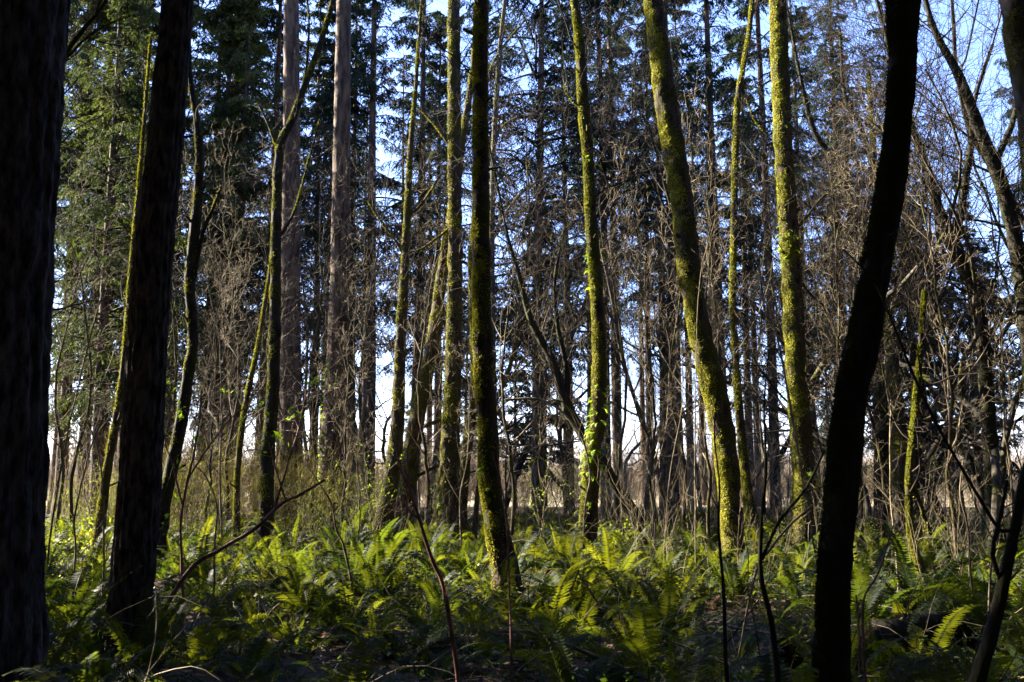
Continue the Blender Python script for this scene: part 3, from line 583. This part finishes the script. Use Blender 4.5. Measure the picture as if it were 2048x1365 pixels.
KD = {BT1.name: 'dark crooked bare maple', BT2.name: 'slanting bare maple', BT3.name: 'slim grey bare alder', BT4.name: 'thin mossy bare alder', BT5.name: 'pale leafless sapling', BT6.name: 'short leaning leafless sapling'}
BARE = [(BT1, 1640, 30, 1, 0), (BT2, 1735, 27, 1, 2), (BT1, 1905, 25, 1, 4), (BT2, 1965, 20, 1, 1), (BT1, 1990, 30, 1, 5), (BT2, 2060, 24, 1, 3.4), (BT1, 1850, 36, 1.1, 2), (BT3, 1700, 34, 1.1, 1), (BT1, 1560, 36, 1, 3),
        (BT2, 1150, 34, .9, 3.2), (BT3, 1130, 36, .9, 0), (BT3, 1290, 34, 1, 2), (BT4, 1365, 26, 1.0, 1), (BT3, 1400, 36, 1, 4), (BT2, 1480, 38, .9, 0.5), (BT2, 1260, 44, .9, 4.5),
        (BT3, 860, 36, 1, 1), (BT3, 740, 38, 1, 5), (BT3, 700, 33, 1, 3), (BT4, 730, 28, 1, 2), (BT3, 620, 40, 1, 0), (BT2, 360, 30, .8, 1), (BT3, 440, 34, 1, 2), (BT4, 455, 26, 1, 4), (BT4, 420, 22, .7, 0), (BT3, 240, 36, 1, 1), (BT4, 150, 24, .9, 5), (BT4, 118, 28, 1, 2),
        (BT3, 1030, 30, .8, 4), (BT4, 1080, 28, .9, 3), (BT4, 1240, 24, .9, 5), (BT4, 1130, 25, .8, 1), (BT1, 2110, 28, 1, 0), (BT3, 1780, 40, 1, 3), (BT4, 1530, 28, 1, 0), (BT2, 820, 42, .9, 4), (BT3, 520, 42, 1, 3), (BT1, 1000, 38, 1.25, 2), (BT1, 1930, 32, 1.2, 3), (BT1, 2010, 26, 1.15, 0.7), (BT2, 1830, 30, 1.2, 5), (BT1, 1780, 34, 1.2, 1), (BT2, 1660, 26, 1.1, 4), (BT3, 950, 24, .8, 1), (BT4, 1020, 22, .9, 2), (BT3, 1330, 27, .9, 5), (BT4, 1440, 23, 1, 3), (BT3, 1640, 24, .9, 2), (BT4, 1760, 20, .9, 1), (BT1, 1880, 28, .9, 5), (BT4, 1900, 17, .8, 3), (BT3, 1990, 22, .9, 1), (BT4, 850, 24, .9, 2)]
gb = np.random.default_rng(77)
for i, (p, px, Y, s, rz) in enumerate(BARE):
    put(p, px, Y, rz, s, '%s %d metres back, %s' % (KD[p.name], Y, spot(px)), 'bare trees of the background')
for i, (x, y, s_) in enumerate([(-15, 19, 1), (-20, 22, 1.1), (-17, 25, 1), (-22, 28, 1), (-13.5, 22, .8), (-25, 24, 1.2), (-24, 33, 1), (-19, 17.5, 1)]):  # unseen maples added so their branches break up the sunlight
    put((BT1, BT2)[i % 2], 0, y, i * 1.3, s_, 'bare maple of the stand outside the view', 'bare maples outside the view', dx=x - xat(0, y))
for i in range(85):
    px = gb.uniform(70, 2040); Y = gb.uniform(19, 52) ; p = (BT5, BT6, BT5, BT4)[i % 4]
    put(p, px, Y, gb.uniform(0, 6.28), gb.uniform(0.6, 1.1), '%s in the undergrowth %s' % (KD[p.name], between(px)), 'saplings of the undergrowth ' + between(px))
print('bare', time.time() - T0)

# ------------------------------------------------------------------ ferns
def fern(seed, n=24, L=0.95, pairs=32, dead=5, rachis=True):
    g = np.random.default_rng(seed); mb = MB(); dm = MB()
    for i in range(n):
        az = i * 2.399 + g.normal(0, 0.3); el = R(g.uniform(32, 82)) if i % 4 else R(g.uniform(5, 35))
        frond(mb, (0.04 * math.cos(az), 0.04 * math.sin(az), 0.02), (math.cos(az) * math.cos(el), math.sin(az) * math.cos(el), math.sin(el)), L * g.uniform(0.45, 1.2), g, pairs=pairs, wide=0.125, sag=g.uniform(0.12, 0.55), rach=1 if rachis else None)
    for i in range(dead):
        az = g.uniform(0, 6.28); el = R(g.uniform(0, 40))
        frond(dm, (0, 0, 0.03), (math.cos(az) * math.cos(el), math.sin(az) * math.cos(el), math.sin(el)), L * g.uniform(0.6, 0.95), g, pairs=20, wide=0.09, sag=0.55, rach=1)
    return mb, dm
FERN = []
for s in range(7):
    a, b = fern(400 + s, n=12 + 2 * s, L=(0.85, 1.0, 0.95, 0.8, 1.05, 0.9, 1.0)[s], pairs=42)
    FERN.append((a.mesh('fern_fronds', [M_FERN, M_HERB]), b.mesh('dead_fronds', [M_DEADFERN, M_DEADFERN])))
gf = np.random.default_rng(5)
pts = []
def far_enough(x, y, d):
    for (a, b) in pts:
        if (a - x) ** 2 + (b - y) ** 2 < d * d: return False
    return True
tries = 0
while len(pts) < 292 and tries < 20000:
    tries += 1
    y = 3.0 + 17.5 * math.sqrt(gf.random()) ; px = gf.uniform(-150, 2200); x = xat(px, y)
    if px > 1350 and y < 12 and gf.random() < 0.62: continue
    if math.sin(x * 1.1 + 2) * math.cos(y * 0.9) > 0.62: continue
    if far_enough(x, y, 0.70): pts.append((x, y))
for i, (x, y) in enumerate(pts):
    fr, dd = FERN[i % 7]; px = W_ / 2 + x / y * F
    zone = 'the shaded foreground' if y < 9 else ('the half-lit middle' if y < 15 else 'the sunlit back')
    s = gf.uniform(0.5, 1.15)
    lab = 'green sword fern in %s %s' % (zone, between(px))
    o = link('sword_fern', fr, None, (x, y, gh(x, y) - 0.02), gf.uniform(0, 6.28), lab, 'fern', 'sword ferns in %s' % zone); o.scale = (s, s, s)
    if i % 4: link('dead_fronds', dd, o)
# farther ferns: one mass
def scatter(name, protos, spots, mats, kind='stuff', label=None, cat=None, zs=1.0):
    mb = MB()
    for i, (x, y, a, s) in enumerate(spots):
        v, q, m = protos[i % len(protos)]; c, sn = math.cos(a), math.sin(a)
        w = np.empty_like(v); w[:, 0] = (v[:, 0] * c - v[:, 1] * sn) * s + x; w[:, 1] = (v[:, 0] * sn + v[:, 1] * c) * s + y; w[:, 2] = v[:, 2] * s * zs + float(gh(x, y))
        mb.v.append(w.astype(np.float32)); mb.q.append(q + mb.n); mb.m.append(m); mb.n += len(w)
    return link(name, mb.mesh(name, mats), label=label, cat=cat, kind=kind)
lo = [fern(450 + s, n=14, L=0.95, pairs=26, dead=0, rachis=False)[0].arr() for s in range(3)]
sp = []
for i in range(360):
    y = 19.5 + 22 * gf.random() ** 1.3; px = gf.uniform(-80, 2130); sp.append((xat(px, y), y, gf.uniform(0, 6.28), gf.uniform(0.7, 1.1)))
for i in range(400):
    y = 3.2 + 17 * gf.random() ** 0.6; px = gf.uniform(-80, 2130); sp.append((xat(px, y), y, gf.uniform(0, 6.28), gf.uniform(0.35, 0.75)))
scatter('fern_bed', lo, sp, [M_FERN], label='mass of smaller ferns filling the floor between the big clumps', cat='ferns')
print('ferns', time.time() - T0)

# ------------------------------------------------------------------ litter, low leaves, canes
g = np.random.default_rng(9)
def rand_ground(n, y0, y1, p=0.6, lo=-100, hi=2150):
    y = y0 + (y1 - y0) * g.random(n) ** p; px = g.uniform(lo, hi, n); x = (px - W_ / 2) / F / CP * y * 1.0
    return np.stack([x, y, gh(x, y)], -1)
mb = MB(); n = 26000; c = rand_ground(n, 2.5, 24); c[:, 2] += 0.01 + 0.04 * g.random(n)
d = nrm(g.normal(0, 1, (n, 3)) * np.array([1, 1, 0.35])); w = nrm(np.cross(d, g.normal(0, 0.35, (n, 3)) + np.array([0, 0, 1.0]))); L = 0.04 + 0.07 * g.random(n)
rhombi(mb, c, d, w, L, L * 0.6, 0, 0.45); link('leaf_litter', mb.mesh('leaf_litter', [M_LITTER], False), label='brown fallen leaves strewn over the forest floor', cat='leaf litter', kind='stuff')
mb = MB(); n = 52000; c = rand_ground(n, 2.5, 26, 0.55)
clump = wob(c * np.array([1, 1, 0]), 1.3, 4) > -0.15; c = c[clump]; n = len(c); c[:, 2] += 0.03 + 0.30 * g.random(n) ** 1.4
d = nrm(g.normal(0, 1, (n, 3)) * np.array([1, 1, 0.6])); w = nrm(np.cross(d, g.normal(0, 0.5, (n, 3)) + np.array([0, 0, 1.0]))); L = 0.025 + 0.04 * g.random(n)
rhombi(mb, c, d, w, L, L * 0.65, 0, 0.45); link('ground_cover', mb.mesh('ground_cover', [M_HERB], False), label='low green leafy ground cover among the ferns', cat='ground cover', kind='stuff')
# dry canes and fallen twigs
mb = MB(); n = 1500; s = rand_ground(n, 3.5, 26, 0.7); d = g.normal(0, 1, (n, 3)) * np.array([1, 1, 0.9]) + np.array([0, 0, 0.9])
P = grow(s, d, 0.5 + 1.1 * g.random(n), 9, 0.10, 0.0, g, sag=0.35); P[..., 2] = np.maximum(P[..., 2], gh(P[..., 0], P[..., 1]) + 0.01); tubes(mb, P, taper(0.003 + 0.004 * g.random(n), 9, 0.4), 3, 0)
s2, d2, L2, r2 = spawn(P, taper(np.full(n, .004), 9), 2, 0.3, 0.95, 45, g, 0.4); P2 = grow(s2, d2, L2, 5, 0.12, 0, g); tubes(mb, P2, taper(np.full(len(P2), 0.0022), 5), 3, 0)
s3 = rand_ground(160, 3.2, 14, 0.8); d3 = g.normal(0, 1, (160, 3)) * np.array([1, 1, 0.12]); P3 = grow(s3, d3, 0.6 + 1.2 * g.random(160), 7, 0.07, 0, g); P3[..., 2] = np.clip(P3[..., 2], gh(P3[..., 0], P3[..., 1]) + 0.02, 0.35); tubes(mb, P3, taper(0.008 + 0.014 * g.random(160), 7, 0.5), 5, 0)
link('dry_canes', mb.mesh('dry_canes', [M_TWIG]), label='tangle of dry tan canes among the ferns', cat='brushwood', kind='stuff')

# ------------------------------------------------------------------ far scrub and tree line
def shrub(seed, H=3.0, n=9, twig=3, q=1.0, k1=9):
    g2 = np.random.default_rng(seed); m = MB()
    d = np.stack([g2.normal(0, 0.3, n), g2.normal(0, 0.3, n), np.ones(n)], -1); P = grow(g2.normal(0, 0.2, (n, 3)) * np.array([1, 1, 0]), d, H * (0.6 + 0.5 * g2.random(n)), 8, 0.1, 0, g2); Rr = taper(np.full(n, 0.018 * q), 8, 0.3); tubes(m, P, Rr, 3)
    s, dd, L, r = spawn(P, Rr, k1, 0.15, 0.98, 40, g2, H * 0.4); P1 = grow(s, dd, L, 5, 0.14, 0.05, g2); tubes(m, P1, taper(np.full(len(s), 0.011 * q), 5, 0.5), 3)
    s, dd, L, r = spawn(P1, taper(np.full(len(s), 0.011), 5, 0.5), twig, 0.2, 0.98, 40, g2, H * 0.17); P2 = grow(s, dd, L, 3, 0.14, 0.05, g2); tubes(m, P2, taper(np.full(len(s), 0.008 * q), 3, 0.5), 3)
    return m
sa = [shrub(500 + i, 4.2, 10, 4).arr() for i in range(5)]
sp = [(xat(gf.uniform(-100, 2150), y), y, gf.uniform(0, 6.28), gf.uniform(0.6, 1.2)) for y in np.r_[50 + 30 * gf.random(60), 76 + 34 * gf.random(380)]]
scatter('brushwood', sa, sp, [M_SCRUB], label='pale pinkish dry brushwood in the sunny clearing behind the trees', cat='brushwood')
sp = [(xat(gf.uniform(-60, 2150), y), y, gf.uniform(0, 6.28), gf.uniform(0.35, 0.9)) for y in 30 + 44 * gf.random(270)]
scatter('thicket', [shrub(520 + i, 5.0, 7, 2, 0.8, 7).arr() for i in range(4)], sp, [M_SCRUB], label='tan leafless thicket between the background trunks', cat='brushwood')
sm = shrub(540, 2.4, 4, 2, 0.28, 5).mesh('stems', [M_TWIG])
for i in range(46):
    px = gf.uniform(80, 2040) if i % 3 else gf.uniform(1300, 2040); Y = gf.uniform(11, 25); x = xat(px, Y); q = gf.uniform(0.45, 0.9)
    o = link('bare_shrub', sm, None, (x, Y, gh(x, Y)), gf.uniform(0, 6.28), 'low leafless tan shrub among the ferns ' + between(px), 'shrub', 'leafless shrubs ' + between(px)); o.scale = (q, q, q)
sp = [(xat(gf.uniform(150, 700), y), y, gf.uniform(0, 6.28), gf.uniform(0.5, 0.9)) for y in 25 + 14 * gf.random(26)]
scatter('budding_thicket', sa, sp, [M_OLIVE], label='yellow-green budding thicket behind the left-hand ferns', cat='brushwood')
fc = [conifer_crown(1.5, 15, 3.0, 45, 600 + i, M_NEEDLE, 0.6, size=2.2).arr() for i in range(2)]
fb = []
for i in range(2):
    a, b = bare_tree(12, 0.15, 610 + i, 12, 6, 4); v1, q1, m1 = a.arr(); v2, q2, m2 = b.arr(); fb.append((np.concatenate([v1, v2]), np.concatenate([q1, q2 + len(v1)]), np.concatenate([m1 * 0 + 2, m2 * 0 + 2])))
sp = [(xat(gf.uniform(-100, 2150), y), y, gf.uniform(0, 6.28), gf.uniform(0.35, 0.75)) for y in 112 + 50 * gf.random(130)]
scatter('treeline', [fc[0], fb[0], fc[1], fb[1]], sp, [M_NEEDLE_LIT, M_TWIGDK, M_SCRUB], label='distant line of trees across the field', cat='tree line')
ff = [conifer_crown(0.5, 26, 4.2, 60, 620 + i, M_NEEDLE, 0.55, size=3.2).arr() for i in range(2)]  # tree ring out of view, added to cut sky light near the horizon
uu = [conifer_crown(0.2, 7, 2.4, 40, 630 + i, M_NEEDLE, 0.5, size=2.6).arr() for i in range(2)]  # low conifers out of view, added against sky light under the crowns
sp = []
for i in range(270):
    a = R(40) + R(280) * (i + gf.random()) / 270; d = gf.uniform(48, 75); sp.append((math.sin(a) * d, 10 + math.cos(a) * d, gf.uniform(0, 6.28), gf.uniform(0.85, 1.1) * (0.4 if a > R(262) else 1)))
scatter('forest', ff, sp, [M_NEEDLE, M_TWIGDK], label='dense wood going on all round the clearing', cat='wood')
sp = []
for i in range(210):
    a = R(42) + R(262) * (i + gf.random()) / 210; d = gf.uniform(20, 34); x = math.sin(a) * d; y = 8 + math.cos(a) * d
    if abs(x) < y * 0.514 + 3.0: continue
    sp.append((x, y, gf.uniform(0, 6.28), gf.uniform(0.7, 1.1)))
scatter('undergrowth', uu, sp, [M_NEEDLE, M_TWIGDK], label='low evergreen undergrowth under the surrounding trees', cat='undergrowth')
print('scrub', time.time() - T0)

# ------------------------------------------------------------------ near shrubs and stems (traced)
def stem(name, label, strokes, Y, m, twn=0, leaves=0, cat='shrub', twig_r=0.003, tl=0.35, root_ground=True, group=None):
    parts = []; base = None; lm = MB()
    sm = MB(); tw = MB(); g = np.random.default_rng(int(strokes[0][0][0] * 7 + Y))
    for i, sk in enumerate(strokes):
        pts, w = trace(sk, Y, None, 0, ground=(i == 0 and root_ground)); P, r = resample(pts, w, 0.05); P = P + np.stack([wob(P, 3, i) * 0.006] * 3, -1)
        if base is None: base = [P[0][0], P[0][1], float(gh(P[0][0], P[0][1]))]
        tubes(sm, P[None], r[None], 7, 0, lambda p, a: 0.15 * wob(p, 20))
        if twn:
            s, d, L, r0 = spawn(P[None], r[None], twn, 0.3, 1.0, 50, g, tl); P1 = grow(s, d, L, 7, 0.1, 0.05, g); R1 = taper(np.full(len(s), twig_r), 7, .4); tubes(tw, P1, R1, 4, 0)
            s, d, L, r0 = spawn(P1, R1, 3, 0.3, 1.0, 45, g, tl * .45); P2 = grow(s, d, L, 5, 0.1, 0.05, g); tubes(tw, P2, taper(np.full(len(s), twig_r * .6), 5, .4), 3, 0)
            tips = P1[:, -1]
        else: tips = P[-1:]
        if leaves:
            n = leaves; c = np.repeat(tips, n, 0) + g.normal(0, 0.03, (len(tips) * n, 3)); d = nrm(g.normal(0, 1, c.shape) + np.array([0, 0, .3])); w_ = nrm(np.cross(d, g.normal(0, 1, c.shape))); L = 0.035 + 0.045 * g.random(len(c)); rhombi(lm, c, d, w_, L, L * .5, 0, .4)
    parts = [('stem', sm, [m]), ('twigs', tw, [m]), ('leaves', lm, [M_LEAF])]
    return tree_obj(name, label, parts, base, cat=cat, group=group)
stem('elder_shrub', 'long arching bare branch rising right across the left ferns', [[(372, 1150, 9), (440, 1100, 8), (510, 1058, 8), (560, 1010, 7), (600, 990, 6), (650, 960, 5)], [(545, 1030, 5), (575, 930, 4), (600, 850, 3), (612, 780, 3)], [(570, 1000, 4), (550, 930, 3), (536, 885, 2)]], 9.5, M_REDTWIG, 4, 5)
stem('elder_shrub', 'budding shrub with red stems right of the leaning fir', [[(365, 1170, 6), (362, 1050, 5), (375, 960, 5), (390, 900, 4), (400, 830, 3), (402, 780, 3)], [(375, 960, 4), (420, 890, 3), (470, 830, 3), (530, 800, 2)], [(364, 1010, 4), (345, 930, 3), (330, 880, 2), (325, 800, 2)]], 10, M_REDTWIG, 5, 6)
stem('elder_shrub', 'forked reddish stem in front of the twin-stemmed tree', [[(892, 1195, 9), (865, 1120, 8), (835, 1030, 7), (812, 965, 6), (800, 940, 5)], [(812, 965, 4), (790, 900, 3), (780, 850, 2)], [(815, 970, 4), (815, 900, 3), (835, 850, 2)], [(840, 1040, 6), (815, 1020, 4), (806, 1000, 3)]], 7.5, M_REDTWIG, 3, 0, tl=0.25)
stem('leafless_shoot', 'thin upright red stem before the central trunk', [[(1022, 1300, 4), (1018, 1180, 4), (1016, 1080, 4), (1010, 960, 3), (1014, 890, 3)], [(1016, 1060, 3), (1000, 960, 2), (985, 905, 2)], [(1012, 980, 3), (1030, 900, 2), (1040, 860, 1.5)]], 7, M_REDTWIG)
stem('leafless_shoot', 'crossed pale sticks standing in the ferns', [[(1125, 1215, 4), (1150, 1160, 4), (1158, 1140, 4)], [(1200, 1215, 4), (1170, 1170, 4), (1156, 1145, 3)]], 9, M_TWIG, root_ground=False)
stem('sapling', 'dark blurred upright stem near the leaning trunk', [[(1458, 1420, 9), (1450, 1300, 8), (1446, 1180, 7), (1437, 1060, 6), (1440, 960, 4), (1430, 860, 3), (1436, 760, 1.5)]], 3.8, M_DARK_SHADE_BARK, 3, 0)
stem('sapling', 'dark crooked stem left of the black trunk', [[(1560, 1420, 13), (1545, 1260, 11), (1522, 1150, 10), (1523, 1050, 8), (1531, 950, 6), (1528, 820, 4), (1538, 700, 2)], [(1524, 1120, 8), (1560, 1040, 7), (1610, 980, 6), (1650, 900, 4)]], 4.2, M_DARK_SHADE_BARK, 4, 0)
stem('sapling', 'thick black stem slanting up at the right edge', [[(1945, 1420, 34), (1975, 1300, 28), (2005, 1180, 24), (2030, 1060, 20), (2050, 950, 18), (2080, 850, 15)], [(2008, 1180, 10), (1985, 1110, 9), (2000, 1040, 8), (2015, 960, 6)], [(2030, 1060, 9), (2000, 1060, 8), (1960, 1000, 7), (1900, 900, 6), (1850, 800, 6), (1790, 660, 5), (1745, 560, 4), (1690, 500, 3)]], 4.0, M_DARK_SHADE_BARK, 5, 0, tl=0.5)
stem('leafless_shoot', 'pale broken stick leaning left of the black trunk', [[(1508, 1160, 4), (1540, 1100, 5), (1580, 1050, 5), (1625, 1010, 4)]], 8, M_TWIG, 3)
stem('leafless_shoot', 'curved tan cane right of the black trunk', [[(1728, 1300, 5), (1725, 1230, 5), (1730, 1190, 4), (1755, 1150, 4), (1775, 1090, 3), (1790, 1040, 2)], [(1720, 1350, 4), (1715, 1220, 4), (1712, 1190, 3)]], 6.5, M_REDTWIG, 2)
for i, (sk, Y) in enumerate([([(1790, 1080, 4), (1782, 1000, 4), (1780, 900, 3), (1782, 800, 2)], 13), ([(1940, 1120, 4), (1935, 1050, 4), (1920, 990, 3), (1925, 930, 2)], 9), ([(1980, 1160, 4), (1995, 1060, 3), (2010, 1000, 3)], 8), ([(150, 1100, 4), (152, 1020, 4), (180, 900, 3), (210, 830, 3)], 11), ([(208, 1080, 4), (206, 980, 4), (195, 900, 3), (172, 830, 3)], 12),
                               ([(430, 1100, 4), (432, 1010, 3), (410, 950, 3), (385, 930, 2)], 12), ([(1330, 1080, 2.5), (1340, 950, 2), (1365, 800, 2), (1360, 660, 1.5)], 14), ([(1390, 960, 3), (1392, 750, 2), (1400, 560, 2), (1430, 440, 1.5)], 15), ([(1560, 700, 4), (1530, 620, 4), (1520, 500, 3), (1545, 420, 3)], 17), ([(690, 1100, 5), (672, 1060, 4), (660, 1000, 3), (620, 940, 2)], 12),
                               ([(1170, 1020, 4), (1180, 950, 4), (1165, 880, 4), (1130, 830, 4), (1080, 800, 5), (1010, 800, 5)], 16), ([(100, 1080, 4), (120, 950, 4), (150, 800, 3), (190, 640, 3), (230, 500, 2)], 13)]):
    stem('leafless_shoot', 'slim leafless tan stem %s' % between(sk[0][0]), [sk], Y, M_TWIG, 7, 0, tl=0.6, group='slim stems of the undergrowth ' + between(sk[0][0]))
def log(label, p0, p1, r, seed):
    g2 = np.random.default_rng(seed); t = np.linspace(0, 1, 6)[:, None]; pts = np.array(p0) * (1 - t) + np.array(p1) * t; pts[:, 2] += g2.normal(0, 0.03, 6)
    mb, P, rr, pos, nor = skin(pts, np.full(6, r) * np.linspace(1, .75, 6), seed, 20, 0.06, 0.12, knob=0.15)
    nn = nor.copy(); base = [P[0][0], P[0][1], float(gh(P[0][0], P[0][1]))]
    tree_obj('fallen_log', label, [('trunk', mb, [M_DARK_SHADE_BARK]), ('moss', moss_tufts(pos, nor, g2, 5000, 0.035, 0.018, thr=-0.3, seed=seed), [M_MOSS_LIT]), ('branch_stubs', fine_branches(P, rr, g2, 0.2, 1, 6, 0.5, 0, levels=2, r1=0.012), [M_TWIGDK])], base, cat='log')
log('dark mossy fallen log on the ground right of the black trunk', (2.2, 8.2, 0.12), (5.2, 9.6, 0.25), 0.17, 801)
0 and log('mossy fallen log lying among ferns behind the central trunk', (0.4, 19.5, 0.25), (3.2, 21.5, 0.35), 0.2, 802)
log('thin fallen log slanting in the ferns left of the central trunk', (-3.4, 12.5, 0.05), (-0.9, 14.8, 0.12), 0.10, 803)
for i, (x, y, q) in enumerate(((-8.1, 15.4, .27), (-9.7, 17.0, .30), (-7.0, 13.6, .2))):  # low conifers added to shade the ferns on the left
    put(SML, 0, y, i * 2.0, q, ('young evergreen half hidden behind the huge left trunk', 'tallest young evergreen behind the huge left trunk', 'smallest young evergreen behind the huge left trunk')[i], 'young evergreens', dx=x - xat(0, y))
# leafy bushes catching the sun at the left
def leafy(seed, H=0.9, n=10, lv=26):
    g2 = np.random.default_rng(seed); m = MB(); lm = MB()
    d = np.stack([g2.normal(0, 0.35, n), g2.normal(0, 0.35, n), np.ones(n)], -1); P = grow(g2.normal(0, 0.08, (n, 3)) * np.array([1, 1, 0]), d, H * (0.6 + 0.6 * g2.random(n)), 8, 0.1, 0, g2); tubes(m, P, taper(np.full(n, 0.005), 8, 0.3), 4)
    s, dd, L, r = spawn(P, taper(np.full(n, 0.005), 8), lv, 0.25, 1.0, 60, g2, 0.22); c = s + dd * (L * g2.random(len(L)))[:, None]; d3 = nrm(dd + g2.normal(0, 0.5, dd.shape)); w = nrm(np.cross(d3, g2.normal(0, 0.5, dd.shape) + np.array([0, 0, 1.]))); LL = 0.03 + 0.04 * g2.random(len(c)); rhombi(lm, c, d3, w, LL, LL * .55, 0, .4)
    return m, lm
def leafy2(seed, H, n, k1, k2):
    g2 = np.random.default_rng(seed); m = MB(); lm = MB()
    d = np.stack([g2.normal(0, 0.25, n), g2.normal(0, 0.25, n), np.ones(n)], -1); P = grow(g2.normal(0, 0.06, (n, 3)) * np.array([1, 1, 0]), d, H * (0.5 + 0.6 * g2.random(n)), 10, 0.07, 0.02, g2); Rr = taper(np.full(n, 0.009), 10, 0.3); tubes(m, P, Rr, 4)
    s, dd, L, r = spawn(P, Rr, k1, 0.2, 1.0, 45, g2, H * 0.3); P1 = grow(s, dd, L, 6, 0.1, 0.05, g2); R1 = taper(np.full(len(s), 0.004), 6, 0.4); tubes(m, P1, R1, 3)
    s, dd, L, r = spawn(P1, R1, k2, 0.2, 1.0, 55, g2, 0.05); d3 = nrm(dd + g2.normal(0, 0.5, dd.shape)); w = nrm(np.cross(d3, g2.normal(0, 0.7, dd.shape) + np.array([0, 0, 1.]))); LL = 0.025 + 0.03 * g2.random(len(s)); rhombi(lm, s, d3, w, LL, LL * .5, 0, .4)
    return m, lm
a, b = leafy2(720, 2.4, 6, 8, 9)
LB2 = link('budding_bush', None, cat='bush'); link('stems', a.mesh('stems', [M_TWIG]), LB2); link('leaves', b.mesh('leaves', [M_BUD]), LB2)
a, b = leafy(700)
LB = link('leafy_bush', None, cat='bush'); link('stems', a.mesh('stems', [M_TWIG]), LB); link('leaves', b.mesh('leaves', [M_BUD]), LB)
for i in range(60):
    px = gf.uniform(90, 760) if i % 2 else gf.uniform(700, 2040); Y = gf.uniform(20, 34); q = gf.uniform(0.5, 1.15)
    put(LB2, px, Y, i * 1.1, q, 'tall thin yellow-green budding bush ' + between(px), 'budding bushes ' + between(px))
for i, (px, Y, s) in enumerate([(120, 17, 1.1), (150, 15, .9), (185, 18, 1.2), (100, 20, 1.0), (205, 14, .8), (225, 20, 1.1), (160, 21, 1.2), (330, 22, 1), (1870, 20, 1), (1740, 22, 1), (1250, 19, 1), (1545, 20, .9), (1650, 24, 1)]):
    put(LB, px, Y, i * 1.1, s, 'bright leafy bush %d metres back, %s' % (Y, spot(px)), 'leafy bushes')
print('done', time.time() - T0, len(bpy.data.objects))

if HAZE:
    hz = bpy.data.materials.new("haze"); hz.use_nodes = True; hz.node_tree.nodes.clear()
    ho = hz.node_tree.nodes.new("ShaderNodeOutputMaterial"); hv = hz.node_tree.nodes.new("ShaderNodeVolumePrincipled")
    hv.inputs['Density'].default_value = HAZE; hv.inputs['Color'].default_value = (0.9, 0.93, 1.0, 1); hv.inputs['Anisotropy'].default_value = 0.3
    hz.node_tree.links.new(hv.outputs[0], ho.inputs['Volume'])
    hb = MB(); x0, x1, y0, y1, z0, z1 = -1000, 1000, -90, 1600, -1.5, 46
    hb.add([(x0, y0, z0), (x1, y0, z0), (x1, y1, z0), (x0, y1, z0), (x0, y0, z1), (x1, y0, z1), (x1, y1, z1), (x0, y1, z1)], [(3, 2, 1, 0), (4, 5, 6, 7), (0, 1, 5, 4), (1, 2, 6, 5), (2, 3, 7, 6), (3, 0, 4, 7)])
    link('haze', hb.mesh('haze', [hz], False), kind='stuff')
